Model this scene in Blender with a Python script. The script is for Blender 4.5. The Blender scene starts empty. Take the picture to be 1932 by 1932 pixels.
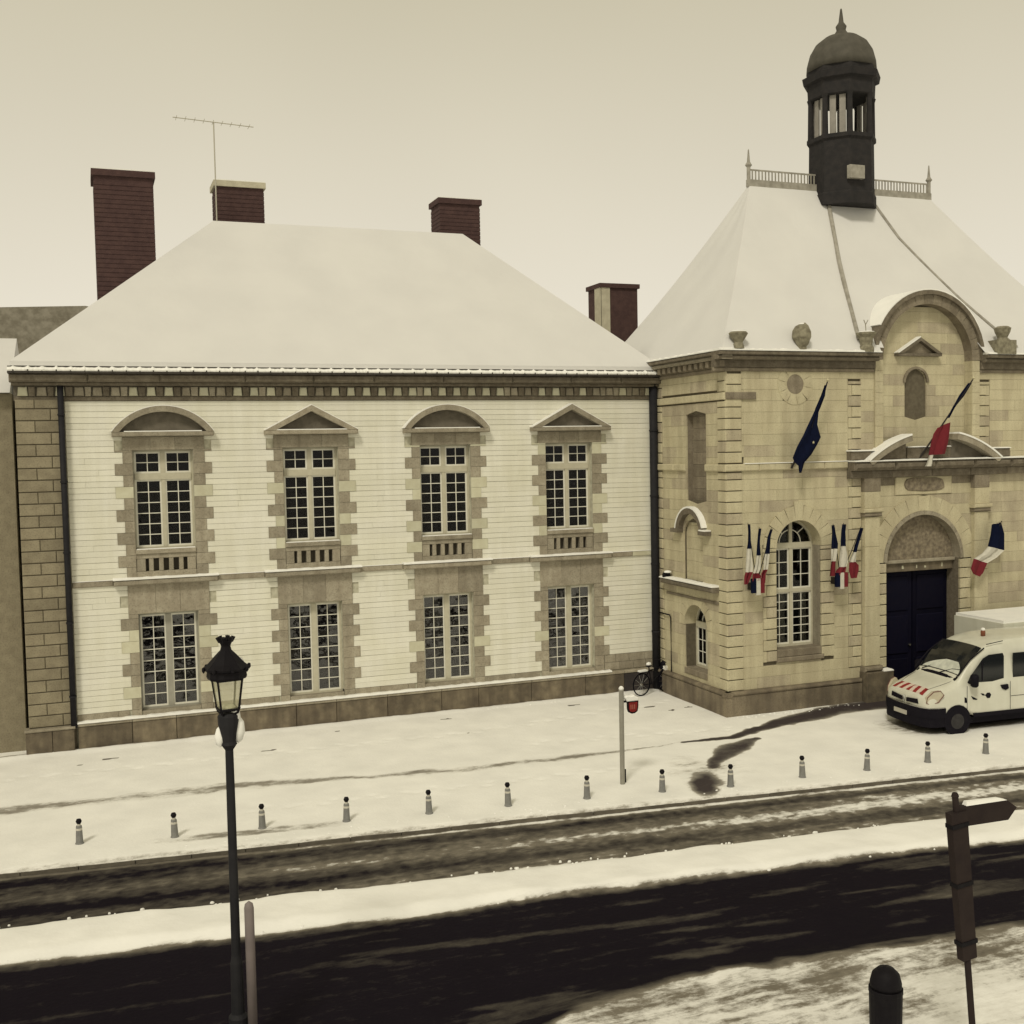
import bpy, math, random
import numpy as np
from mathutils import Matrix, Vector
rnd = random.Random(7)
SC = bpy.context.scene
COL = SC.collection
PI = math.pi

# ------------------------------------------------------------------ camera
CAMP = (0.0, -30.7, 7.5)
cd = bpy.data.cameras.new('camera'); cam = bpy.data.objects.new('camera', cd); COL.objects.link(cam)
cd.sensor_width = 36; cd.lens = 36 * 2110 / 1932; cd.clip_start = 0.1; cd.clip_end = 2000
yaw, pit, rol = math.radians(20.8), math.radians(-3.15), math.radians(-1.127)
Fv = Vector((math.sin(yaw) * math.cos(pit), math.cos(yaw) * math.cos(pit), math.sin(pit)))
Rv = Fv.cross(Vector((0, 0, 1))).normalized(); Uv = Rv.cross(Fv)
R2 = Rv * math.cos(rol) + Uv * math.sin(rol); U2 = -Rv * math.sin(rol) + Uv * math.cos(rol)
M = Matrix((R2, U2, -Fv)).transposed().to_4x4(); M.translation = CAMP
cam.matrix_world = M
SC.camera = cam

# ------------------------------------------------------------------ light: overcast snow sky, warm toned
W = bpy.data.worlds.new('World'); SC.world = W; W.use_nodes = True
SUN_EL, SUN_AZ = math.radians(48), math.radians(215)
nt = W.node_tree; nt.nodes.clear()
def wn(t): return nt.nodes.new(t)
sky = wn('ShaderNodeTexSky'); sky.sky_type = 'NISHITA'; sky.sun_disc = False
sky.sun_elevation = SUN_EL; sky.sun_rotation = SUN_AZ; sky.dust_density = 6; sky.air_density = 1.5
bw = wn('ShaderNodeRGBToBW'); nt.links.new(sky.outputs[0], bw.inputs[0])
mx = wn('ShaderNodeMix'); mx.data_type = 'FLOAT'; mx.inputs[0].default_value = 0.93; mx.inputs[3].default_value = 7.9
nt.links.new(bw.outputs[0], mx.inputs[2])
tc = wn('ShaderNodeTexCoord'); sx = wn('ShaderNodeSeparateXYZ'); nt.links.new(tc.outputs['Generated'], sx.inputs[0])
rp = wn('ShaderNodeValToRGB'); nt.links.new(sx.outputs[2], rp.inputs[0])
e = rp.color_ramp.elements
e[0].position = 0.10; e[0].color = (1.0, 0.93, 0.775, 1); e[1].position = 0.42; e[1].color = (0.665, 0.605, 0.435, 1)
vm = wn('ShaderNodeVectorMath'); vm.operation = 'SCALE'
cn = wn('ShaderNodeTexNoise'); cn.inputs['Scale'].default_value = 1.6; cn.inputs['Detail'].default_value = 3; nt.links.new(tc.outputs['Generated'], cn.inputs['Vector'])
cm = wn('ShaderNodeMapRange'); cm.inputs[1].default_value = .3; cm.inputs[2].default_value = .7; cm.inputs[3].default_value = .95; cm.inputs[4].default_value = 1.04; nt.links.new(cn.outputs[0], cm.inputs[0])
cx_ = wn('ShaderNodeMath'); cx_.operation = 'MULTIPLY'; nt.links.new(mx.outputs[0], cx_.inputs[0]); nt.links.new(cm.outputs[0], cx_.inputs[1])
nt.links.new(rp.outputs[0], vm.inputs[0]); nt.links.new(cx_.outputs[0], vm.inputs['Scale'])
bg = wn('ShaderNodeBackground'); bg.inputs[1].default_value = 0.1; nt.links.new(vm.outputs[0], bg.inputs[0])
wo = wn('ShaderNodeOutputWorld'); nt.links.new(bg.outputs[0], wo.inputs[0])
sl = bpy.data.lights.new('sun', 'SUN'); sl.energy = 1.5; sl.angle = math.radians(11); sl.color = (1, 0.93, 0.78)
so = bpy.data.objects.new('sun', sl); COL.objects.link(so)
sd = Vector((-math.sin(math.radians(38)) * math.cos(SUN_EL), -math.cos(math.radians(38)) * math.cos(SUN_EL), math.sin(SUN_EL)))
so.rotation_euler = sd.to_track_quat('Z', 'Y').to_euler()
SC.view_settings.view_transform = 'Standard'; SC.view_settings.look = 'None'
SC.view_settings.exposure = 0.12; SC.view_settings.gamma = 1

# ------------------------------------------------------------------ materials
def mat(name, col, rough=0.85, col2=None, nscale=3.0, amt=0.5, obj=0.0, bump=0.0, bscale=25.0,
        streak=None, streak_amt=0.0, metal=0.0, spec=0.3, coat=0.0, ramp=(0.35, 0.65), speck=0.0):
    m = bpy.data.materials.new(name); m.use_nodes = True; t = m.node_tree; N = t.nodes; L = t.links
    b = N['Principled BSDF']; b.inputs['Roughness'].default_value = rough; b.inputs['Metallic'].default_value = metal
    b.inputs['Specular IOR Level'].default_value = spec; b.inputs['Coat Weight'].default_value = coat
    geo = N.new('ShaderNodeNewGeometry'); pos = geo.outputs['Position']
    rgb = N.new('ShaderNodeRGB'); rgb.outputs[0].default_value = (*col, 1); out = rgb.outputs[0]
    def noise(scale, detail=6, vec=None):
        n = N.new('ShaderNodeTexNoise'); n.inputs['Scale'].default_value = scale; n.inputs['Detail'].default_value = detail
        L.new(vec or pos, n.inputs['Vector']); return n.outputs[0]
    def mixc(fac, a, bcol, amount):
        r = N.new('ShaderNodeMapRange'); r.inputs[1].default_value = ramp[0]; r.inputs[2].default_value = ramp[1]
        r.inputs[4].default_value = amount; L.new(fac, r.inputs[0])
        x = N.new('ShaderNodeMix'); x.data_type = 'RGBA'; L.new(r.outputs[0], x.inputs[0]); L.new(a, x.inputs[6])
        x.inputs[7].default_value = (*bcol, 1); return x.outputs[2]
    if col2: out = mixc(noise(nscale), out, col2, amt)
    if streak:
        mp = N.new('ShaderNodeMapping'); mp.inputs['Scale'].default_value = (1, 1, 0.12); L.new(pos, mp.inputs[0])
        out = mixc(noise(4.0, 5, mp.outputs[0]), out, streak, streak_amt)
    if speck:
        n_ = noise(26.0, 7); r_ = N.new('ShaderNodeMapRange'); r_.inputs[1].default_value = .50; r_.inputs[2].default_value = .68; r_.inputs[4].default_value = speck; L.new(n_, r_.inputs[0])
        x_ = N.new('ShaderNodeMix'); x_.data_type = 'RGBA'; L.new(r_.outputs[0], x_.inputs[0]); L.new(out, x_.inputs[6]); x_.inputs[7].default_value = (col[0] * .35, col[1] * .33, col[2] * .32, 1); out = x_.outputs[2]
    if obj:
        oi = N.new('ShaderNodeObjectInfo'); r = N.new('ShaderNodeMapRange'); L.new(oi.outputs['Random'], r.inputs[0])
        r.inputs[3].default_value = 1 - obj; r.inputs[4].default_value = 1 + obj
        h = N.new('ShaderNodeHueSaturation'); L.new(r.outputs[0], h.inputs['Value']); L.new(out, h.inputs['Color']); out = h.outputs[0]
    L.new(out, b.inputs['Base Color'])
    if bump:
        bp = N.new('ShaderNodeBump'); bp.inputs['Strength'].default_value = bump; bp.inputs['Distance'].default_value = 0.02
        L.new(noise(bscale, 8), bp.inputs['Height']); L.new(bp.outputs[0], b.inputs['Normal'])
    return m

PLASTER = mat('white_painted_stone', (.75, .74, .66), .8, (.68, .67, .54), .8, .6, obj=.035, bump=.2, bscale=30, streak=(.52, .49, .36), streak_amt=.22, speck=.10)
TRIM = mat('grey_trim_stone', (.375, .342, .265), .9, (.26, .228, .17), 5, .6, obj=.13, bump=.6, bscale=22, streak=(.17, .14, .1), streak_amt=.4, speck=.4)
TRIMP = mat('painted_trim_stone', (.56, .55, .42), .9, (.44, .41, .29), 4, .5, obj=.08, bump=.3)
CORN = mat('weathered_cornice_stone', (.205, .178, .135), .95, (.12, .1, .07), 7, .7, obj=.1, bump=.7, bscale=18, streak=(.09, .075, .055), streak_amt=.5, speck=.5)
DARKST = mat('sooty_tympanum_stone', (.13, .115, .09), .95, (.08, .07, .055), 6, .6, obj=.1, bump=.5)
ASH = mat('cream_ashlar', (.565, .52, .36), .88, (.45, .405, .27), 1.7, .6, obj=.05, bump=.45, bscale=30, streak=(.33, .28, .19), streak_amt=.42, speck=.28)
ASHM = mat('greyer_ashlar', (.50, .45, .32), .9, (.38, .33, .24), 2.2, .6, obj=.05, bump=.45, streak=(.24, .2, .15), streak_amt=.45, speck=.35)
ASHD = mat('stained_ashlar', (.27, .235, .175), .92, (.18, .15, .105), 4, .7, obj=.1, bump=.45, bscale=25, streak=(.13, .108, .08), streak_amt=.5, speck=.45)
MORTAR = mat('dark_mortar', (.10, .085, .06), 1.0, (.16, .14, .1), 9, .5)
MORTARL = mat('pale_mortar', (.52, .505, .40), 1.0, (.25, .23, .16), 9, .5)
RUST = mat('brown_quoin_stone', (.27, .238, .165), .92, (.18, .153, .105), 4, .6, obj=.12, bump=.5, speck=.35)
PLINTH = mat('plinth_stone', (.21, .175, .12), .95, (.09, .075, .055), 3.5, .8, obj=.12, bump=.7, bscale=16, streak=(.075, .06, .045), streak_amt=.6)
SHADEP = mat('shadow_black_plinth', (.045, .038, .036), .9, (.02, .017, .019), 3, .7, bump=.5)  # corner shadow put into the colour of the right-hand plinth stones
RENDER = mat('patchy_plinth_render', (.27, .228, .16), .95, (.12, .098, .07), 1.3, .85, obj=.05, bump=.7, bscale=16, streak=(.085, .07, .055), streak_amt=.6, speck=.4)
ROUGHR = mat('rough_cast_render', (.26, .22, .155), 1.0, (.11, .09, .07), 9, .8, bump=1.0, bscale=14)
SNOW = mat('snow', (.84, .835, .80), .75, (.76, .765, .74), 2.2, .6, bump=.25, bscale=9, spec=.2)
ROOFSNOW = mat('roof_snow', (.65, .645, .63), .85, (.60, .595, .585), .7, .6, bump=.3, bscale=4, spec=.2)
IRON = mat('black_iron', (.006, .005, .007), .6, (.01, .009, .011), 12, .5, bump=.15, spec=.12)
PIPE = mat('dark_zinc_pipe', (.017, .017, .020), .65, (.028, .027, .029), 5, .5, bump=.1, spec=.12)
ZINC = mat('dark_gutter_zinc', (.035, .03, .025), .6, (.07, .06, .05), 8, .5)
FRAMEM = mat('cream_window_paint', (.50, .475, .37), .6, (.40, .375, .285), 8, .5, bump=.08)
BARM = mat('white_glazing_bar', (.70, .69, .61), .55, (.58, .56, .47), 8, .4)
FRAMEG = mat('grey_window_paint', (.33, .32, .27), .6, (.25, .24, .2), 6, .5)
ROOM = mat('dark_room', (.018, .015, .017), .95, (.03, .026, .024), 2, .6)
CURT = mat('grey_curtain', (.42, .42, .38), .95, (.3, .3, .27), 14, .6)
BRICK = mat('dark_red_brick', (.075, .043, .04), .95, (.05, .028, .028), 6, .7, bump=.6, bscale=20)
BRICKP = mat('pale_rendered_chimney', (.5, .47, .36), .95, (.36, .33, .25), 4, .6, bump=.3)
SLATE = mat('dark_slate', (.10, .09, .08), .8, (.15, .14, .12), 8, .5, obj=.1)
TILE = mat('grey_roof_tile', (.17, .155, .12), .95, (.30, .28, .23), 5, .7, obj=.12, bump=.7, bscale=14)
NAVY = mat('navy_door_paint', (.004, .004, .013), .7, (.007, .006, .014), 5, .6, obj=.2, bump=.1, spec=.08)
COPPER = mat('cupola_wood', (.024, .023, .024), .8, (.04, .036, .035), 5, .6, bump=.2, spec=.12)
CUPG = mat('cupola_pale_louvre', (.30, .28, .25), .8, (.2, .19, .17), 5, .5)
DOME = mat('cupola_dome_lead', (.065, .06, .048), .75, (.10, .092, .075), 4, .7, bump=.2)
LEAD = mat('dull_lead', (.24, .225, .19), .7, (.4, .38, .33), 5, .7)
BLUE = mat('flag_blue', (.006, .009, .027), .9, (.004, .005, .016), 8, .5, bump=.1, spec=.05)
WHITE = mat('flag_white', (.56, .54, .47), .9, (.42, .405, .35), 8, .4, bump=.1)
RED = mat('flag_red', (.15, .015, .022), .9, (.12, .01, .018), 8, .5, bump=.1)
POLEM = mat('dark_flagpole', (.02, .016, .014), .5)
GILT = mat('pale_finial', (.5, .46, .3), .5)
VANW = mat('white_van_paint', (.64, .64, .55), .30, (.56, .56, .47), 2.5, .6, coat=.3, spec=.5, streak=(.45, .43, .34), streak_amt=.25)
VGLASS = mat('dark_van_glass', (.01, .012, .014), .08, spec=.55)
PALEWS = mat('pale_windscreen_patch', (.60, .62, .54), .6, (.4, .42, .37), 7, .7, bump=.3)
BLKPL = mat('black_plastic', (.006, .005, .009), .65, (.01, .009, .013), 9, .5, bump=.1, spec=.1)
RUBBER = mat('tyre_rubber', (.004, .004, .006), .9, spec=.08)
HEADL = mat('headlight_lens', (.52, .48, .36), .15, (.4, .35, .27), 9, .4, coat=.5)
STRR = mat('red_chevron_film', (.25, .02, .02), .5)
STRW = mat('white_chevron_film', (.6, .5, .42), .5)
CHROME = mat('chrome', (.5, .5, .48), .25, metal=1.0)
PLATE = mat('number_plate', (.42, .4, .34), .5)
BLKHUB = mat('dirty_steel_hub', (.035, .033, .034), .7, (.015, .014, .015), 9, .6)
AMBER = mat('dark_amber_beacon', (.18, .06, .03), .2)
BOLL = mat('grey_bollard_paint', (.21, .21, .2), .6, (.13, .13, .13), 12, .5)
SIGNR = mat('red_sign_face', (.22, .012, .01), .4, (.1, .008, .008), 14, .5)
GALV = mat('galvanised_post', (.28, .27, .23), .55, (.2, .19, .16), 6, .5)
PALEM = mat('pale_aerial_metal', (.42, .40, .33), .5)
PALEP = mat('pale_mauve_post', (.20, .17, .165), .6, (.14, .12, .12), 5, .5)
BROWNP = mat('dark_brown_post', (.022, .016, .016), .8, (.035, .026, .023), 5, .5, bump=.1, spec=.1)
FRONDS = mat('lantern_panel', (.55, .55, .40), .3)
STONEO = mat('carved_ornament_stone', (.27, .25, .18), .95, (.13, .115, .08), 9, .8, bump=.9, bscale=14)

def glass_mat(name, dark=0.06, rgh=0.05):
    m = bpy.data.materials.new(name); m.use_nodes = True; t = m.node_tree; t.nodes.clear(); N = t.nodes; L = t.links
    tr = N.new('ShaderNodeBsdfTransparent'); tr.inputs[0].default_value = (.7, .7, .68, 1)
    gl = N.new('ShaderNodeBsdfGlossy'); gl.inputs['Roughness'].default_value = rgh; gl.inputs[0].default_value = (.55, .55, .58, 1)
    lw = N.new('ShaderNodeFresnel'); lw.inputs[0].default_value = 1.35
    ms = N.new('ShaderNodeMixShader'); L.new(lw.outputs[0], ms.inputs[0]); L.new(tr.outputs[0], ms.inputs[1]); L.new(gl.outputs[0], ms.inputs[2])
    g = N.new('ShaderNodeNewGeometry'); n = N.new('ShaderNodeTexNoise'); n.inputs['Scale'].default_value = 2.2; L.new(g.outputs['Position'], n.inputs['Vector'])
    bp = N.new('ShaderNodeBump'); bp.inputs['Strength'].default_value = .25; bp.inputs['Distance'].default_value = .03
    L.new(n.outputs[0], bp.inputs['Height']); L.new(bp.outputs[0], gl.inputs['Normal'])
    o = N.new('ShaderNodeOutputMaterial'); L.new(ms.outputs[0], o.inputs[0]); return m
GLASS = glass_mat('old_window_glass')
GLASS2 = glass_mat('reflecting_window_glass'); GLASS2.node_tree.nodes['Fresnel'].inputs[0].default_value = 2.1
for n_ in GLASS2.node_tree.nodes:
    if n_.type == 'BUMP': n_.inputs['Strength'].default_value = .7
LANTG = bpy.data.materials.new('milky_lantern_glass'); LANTG.use_nodes = True; _t = LANTG.node_tree; _t.nodes.clear()
_a = _t.nodes.new('ShaderNodeBsdfTransparent'); _d = _t.nodes.new('ShaderNodeBsdfTranslucent'); _d.inputs[0].default_value = (.82, .8, .58, 1); _e = _t.nodes.new('ShaderNodeBsdfDiffuse'); _e.inputs[0].default_value = (.6, .58, .42, 1)
_m = _t.nodes.new('ShaderNodeMixShader'); _m2 = _t.nodes.new('ShaderNodeMixShader'); _o = _t.nodes.new('ShaderNodeOutputMaterial'); _m.inputs[0].default_value = .45; _m2.inputs[0].default_value = .42
_t.links.new(_d.outputs[0], _m.inputs[1]); _t.links.new(_e.outputs[0], _m.inputs[2]); _t.links.new(_a.outputs[0], _m2.inputs[1]); _t.links.new(_m.outputs[0], _m2.inputs[2]); _t.links.new(_m2.outputs[0], _o.inputs[0])

def ground_mat(name, dark, slush, streaky, spec=.2):
    """snow that has melted through to the paving where the mesh's own 'melt' map says so"""
    m = bpy.data.materials.new(name); m.use_nodes = True; t = m.node_tree; N = t.nodes; L = t.links
    b = N['Principled BSDF']; b.inputs['Specular IOR Level'].default_value = spec
    at = N.new('ShaderNodeAttribute'); at.attribute_name = 'melt'
    g = N.new('ShaderNodeNewGeometry'); mp = N.new('ShaderNodeMapping'); L.new(g.outputs['Position'], mp.inputs[0])
    mp.inputs['Rotation'].default_value = (0, 0, math.radians(6)); mp.inputs['Scale'].default_value = streaky
    n = N.new('ShaderNodeTexNoise'); n.inputs['Scale'].default_value = 3.0; n.inputs['Detail'].default_value = 8; n.inputs['Roughness'].default_value = .65
    L.new(mp.outputs[0], n.inputs['Vector'])
    ni = N.new('ShaderNodeTexNoise'); ni.inputs['Scale'].default_value = 7.0; ni.inputs['Detail'].default_value = 10; ni.inputs['Roughness'].default_value = .75
    mp2 = N.new('ShaderNodeMapping'); mp2.inputs['Scale'].default_value = (.6, 1, 1); L.new(g.outputs['Position'], mp2.inputs[0]); L.new(mp2.outputs[0], ni.inputs['Vector'])
    av = N.new('ShaderNodeMix'); av.data_type = 'FLOAT'; av.inputs[0].default_value = .5; L.new(n.outputs[0], av.inputs[2]); L.new(ni.outputs[0], av.inputs[3])
    a = N.new('ShaderNodeMath'); a.operation = 'MULTIPLY_ADD'; L.new(av.outputs[0], a.inputs[0]); a.inputs[1].default_value = .95; a.inputs[2].default_value = -.475
    s = N.new('ShaderNodeMath'); s.operation = 'ADD'; L.new(at.outputs['Fac'], s.inputs[0]); L.new(a.outputs[0], s.inputs[1])
    r = N.new('ShaderNodeValToRGB'); L.new(s.outputs[0], r.inputs[0]); e = r.color_ramp.elements
    e[0].position = .18; e[0].color = (.84, .835, .80, 1); e[1].position = .95; e[1].color = (*dark, 1)
    x = e.new(.42); x.color = (*slush, 1); x = e.new(.30); x.color = (.72, .71, .67, 1); x = e.new(.65); x.color = (*[.5 * (p + q) * .8 for p, q in zip(dark, slush)], 1)
    n2 = N.new('ShaderNodeTexNoise'); n2.inputs['Scale'].default_value = 1.1; n2.inputs['Detail'].default_value = 6; L.new(g.outputs['Position'], n2.inputs['Vector'])
    h = N.new('ShaderNodeHueSaturation'); mr = N.new('ShaderNodeMapRange'); mr.inputs[1].default_value = .3; mr.inputs[2].default_value = .7
    mr.inputs[3].default_value = .93; mr.inputs[4].default_value = 1.04; L.new(n2.outputs[0], mr.inputs[0]); L.new(mr.outputs[0], h.inputs['Value'])
    L.new(r.outputs[0], h.inputs['Color']); L.new(h.outputs[0], b.inputs['Base Color'])
    b.inputs['Roughness'].default_value = .75
    bp = N.new('ShaderNodeBump'); bp.inputs['Strength'].default_value = .35; bp.inputs['Distance'].default_value = .02
    n3 = N.new('ShaderNodeTexNoise'); n3.inputs['Scale'].default_value = 14; n3.inputs['Detail'].default_value = 6; L.new(g.outputs['Position'], n3.inputs['Vector'])
    L.new(n3.outputs[0], bp.inputs['Height']); L.new(bp.outputs[0], b.inputs['Normal']); return m
PAVE = ground_mat('snowy_pavement', (.045, .036, .037), (.30, .28, .24), (.5, 1.2, 1))
ROAD = ground_mat('slushy_road', (.009, .007, .011), (.20, .18, .145), (.16, 1.6, 1), .04)

# ------------------------------------------------------------------ mesh helpers
class MB:
    def __init__(s): s.v = []; s.f = []
    def add(s, vs, fs):
        o = len(s.v); s.v += [tuple(map(float, p)) for p in vs]; s.f += [tuple(i + o for i in f) for f in fs]; return s
    def box(s, x0, x1, y0, y1, z0, z1):
        return s.add([(x0, y0, z0), (x1, y0, z0), (x1, y1, z0), (x0, y1, z0), (x0, y0, z1), (x1, y0, z1), (x1, y1, z1), (x0, y1, z1)],
                     [(0, 3, 2, 1), (4, 5, 6, 7), (0, 1, 5, 4), (1, 2, 6, 5), (2, 3, 7, 6), (3, 0, 4, 7)])
    def lathe(s, prof, n=16, c=(0, 0, 0), ax='z', squash=1.0):
        vs = []; fs = []
        for r, h in prof:
            for i in range(n):
                a = 2 * PI * i / n + PI / n; p = (r * math.cos(a), r * math.sin(a) * squash, h)
                if ax == 'y': p = (p[0], h, p[1])
                if ax == 'x': p = (h, p[0], p[1])
                vs.append((c[0] + p[0], c[1] + p[1], c[2] + p[2]))
        for k in range(len(prof) - 1):
            for i in range(n):
                j = (i + 1) % n; fs.append((k * n + i, k * n + j, (k + 1) * n + j, (k + 1) * n + i))
        fs.append(tuple(range(n))[::-1]); fs.append(tuple((len(prof) - 1) * n + i for i in range(n)))
        return s.add(vs, fs)
    def tube(s, pts, r, n=8):
        pts = [Vector(p) for p in pts]; vs = []; fs = []
        rs = r if isinstance(r, (list, tuple)) else [r] * len(pts)
        for k, p in enumerate(pts):
            d = (pts[min(k + 1, len(pts) - 1)] - pts[max(k - 1, 0)]).normalized()
            u = d.cross(Vector((0, 0, 1)));
            if u.length < .01: u = Vector((1, 0, 0))
            u.normalize(); w = d.cross(u)
            for i in range(n):
                a = 2 * PI * i / n; vs.append(p + (u * math.cos(a) + w * math.sin(a)) * rs[k])
        for k in range(len(pts) - 1):
            for i in range(n):
                j = (i + 1) % n; fs.append((k * n + i, k * n + j, (k + 1) * n + j, (k + 1) * n + i))
        fs.append(tuple(range(n))[::-1]); fs.append(tuple((len(pts) - 1) * n + i for i in range(n)))
        return s.add(vs, fs)
    def build(s, name, m, parent=None, smooth=False, loc=None, **kw):
        me = bpy.data.meshes.new(name); me.from_pydata(s.v, [], s.f); me.validate(); me.update()
        if smooth:
            for p in me.polygons: p.use_smooth = True
        return link(name, me, m, parent, loc, **kw)
def link(name, me, m=None, parent=None, loc=None, **kw):
    o = bpy.data.objects.new(name, me); COL.objects.link(o)
    if m and not me.materials: me.materials.append(m)
    if parent: o.parent = parent
    if loc: o.location = loc
    for k, v in kw.items(): o[k] = v
    return o
def recalc(me):
    import bmesh
    b = bmesh.new(); b.from_mesh(me); bmesh.ops.recalc_face_normals(b, faces=b.faces); b.to_mesh(me); b.free()
def thing(name, label, cat, loc=(0, 0, 0), rz=0, group=None):
    o = bpy.data.objects.new(name, None); COL.objects.link(o); o.location = loc; o.rotation_euler = (0, 0, rz)
    o['label'] = label; o['category'] = cat; o['kind'] = 'thing'
    if group: o['group'] = group
    return o

# plane frames: (u, w, z) -> world, w = outward
FRONT_A = lambda u, w, z: (u, -w, z)                     # long facade, y = 0
YF, X0 = -4.04, 16.45
FRONT_B = lambda u, w, z: (u, YF - w, z)                 # gatehouse front
SIDE_B = lambda u, w, z: (X0 - w, -u, z)                 # gatehouse flank, u runs towards the street
def slab(mb, fr, poly, w0, w1, ch=0.0):
    """poly (u,z) prism from depth w0 (back) to w1 (front), optional chamfered front edge"""
    n = len(poly); area = sum(poly[i][0] * poly[(i + 1) % n][1] - poly[(i + 1) % n][0] * poly[i][1] for i in range(n))
    if area < 0: poly = poly[::-1]
    vs = [fr(u, w0, z) for u, z in poly]
    if ch:
        ins = []
        for i in range(n):
            (ax, ay), (bx, by), (cx, cy) = poly[i - 1], poly[i], poly[(i + 1) % n]
            d1 = (bx - ax, by - ay); d2 = (cx - bx, cy - by); l1 = math.hypot(*d1) or 1e-6; l2 = math.hypot(*d2) or 1e-6
            n1 = (-d1[1] / l1, d1[0] / l1); n2 = (-d2[1] / l2, d2[0] / l2); k = 1 + n1[0] * n2[0] + n1[1] * n2[1]
            k = max(k, .5); ins.append((bx + ch * (n1[0] + n2[0]) / k, by + ch * (n1[1] + n2[1]) / k))
        vs += [fr(u, w1 - ch, z) for u, z in poly] + [fr(u, w1, z) for u, z in ins]; layers = 3
    else:
        vs += [fr(u, w1, z) for u, z in poly]; layers = 2
    fs = [tuple(range(n))[::-1], tuple((layers - 1) * n + i for i in range(n))]
    for k in range(layers - 1):
        for i in range(n):
            j = (i + 1) % n; fs.append((k * n + i, k * n + j, (k + 1) * n + j, (k + 1) * n + i))
    flip = fr is SIDE_B
    if flip or True: pass
    return mb.add(vs, fs)
def piece(name, fr, poly, w0, w1, ch, m, parent, **kw):
    """one stone: its own object, origin at the stone"""
    mb = slab(MB(), fr, poly, w0, w1, ch)
    cu = sum(p[0] for p in poly) / len(poly); cz = sum(p[1] for p in poly) / len(poly); c = fr(cu, w1, cz)
    mb.v = [(a - c[0], b - c[1], d - c[2]) for a, b, d in mb.v]
    o = mb.build(name, m, parent, loc=c, **kw); return o
def rect(u0, u1, z0, z1): return [(u0, z0), (u1, z0), (u1, z1), (u0, z1)]
def arc(cx, cz, r, a0, a1, n): return [(cx + r * math.cos(a0 + (a1 - a0) * i / n), cz + r * math.sin(a0 + (a1 - a0) * i / n)) for i in range(n + 1)]
def snow_strip(name, parent, fr, u0, u1, w0, w1, z, h, bump=.3, seed=1):
    """soft lying snow on a ledge with an uneven front edge"""
    r = random.Random(seed); n = max(4, int((u1 - u0) / .12)); vs = []; fs = []
    for i in range(n + 1):
        u = u0 + (u1 - u0) * i / n; k = 1 + bump * (r.random() - .5); hh = h * k; ww = w1 + .015 * (r.random() - .5)
        vs += [fr(u, w0, z), fr(u, w0, z + hh), fr(u, w0 + (ww - w0) * .75, z + hh * .95), fr(u, ww, z + hh * .5), fr(u, ww, z)]
    for i in range(n):
        for k in range(4): a = i * 5 + k; fs.append((a, a + 1, a + 6, a + 5))
    fs.append((0, 1, 2, 3, 4)); fs.append(tuple(n * 5 + k for k in (4, 3, 2, 1, 0)))
    mb = MB(); mb.add(vs, fs); o = mb.build(name, SNOW, parent); recalc(o.data); return o
def core(mb, fr, u0, u1, z0, z1, holes, w0, w1):
    us = sorted({u0, u1, *[min(max(h[k], u0), u1) for h in holes for k in (0, 1)]}); zs = sorted({z0, z1, *[min(max(h[k], z0), z1) for h in holes for k in (2, 3)]})
    for a, b in zip(us, us[1:]):
        run = None
        for c, d in zip(zs, zs[1:]):
            mu, mz = (a + b) / 2, (c + d) / 2
            inside = any(h[0] < mu < h[1] and h[2] < mz < h[3] for h in holes)
            if inside:
                if run: slab(mb, fr, rect(a, b, run, c), w0, w1)
                run = None
            elif run is None: run = c
        if run is not None: slab(mb, fr, rect(a, b, run, zs[-1]), w0, w1)

# ------------------------------------------------------------------ ground
def vnoise(x, y, s, seed):
    r = np.random.RandomState(seed); G = r.rand(256, 256); X = x / s; Y = y / s
    xi = np.floor(X).astype(int); yi = np.floor(Y).astype(int); fx = X - xi; fy = Y - yi
    fx = fx * fx * (3 - 2 * fx); fy = fy * fy * (3 - 2 * fy); g = lambda a, b: G[a % 256, b % 256]
    return (g(xi, yi) * (1 - fx) + g(xi + 1, yi) * fx) * (1 - fy) + (g(xi, yi + 1) * (1 - fx) + g(xi + 1, yi + 1) * fx) * fy
def fbm(x, y, s, seed): return sum(vnoise(x, y, s / 2 ** k, seed + k) * .5 ** k for k in range(4)) / 1.875
def dist_line(X, Y, pts):
    """distance and half-width along a polyline of (x, y, halfwidth)"""
    best = np.full(X.shape, 1e9)
    for (ax, ay, aw), (bx, by, bw_) in zip(pts, pts[1:]):
        dx, dy = bx - ax, by - ay; t = np.clip(((X - ax) * dx + (Y - ay) * dy) / (dx * dx + dy * dy), 0, 1)
        d = np.hypot(X - ax - t * dx, Y - ay - t * dy) / (aw + t * (bw_ - aw)); best = np.minimum(best, d)
    return best
def sm(x, a, b): t = np.clip((x - a) / (b - a), 0, 1); return t * t * (3 - 2 * t)
SH = .11                                   # the street runs slightly askew to the facade: v = y + SH x
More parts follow.
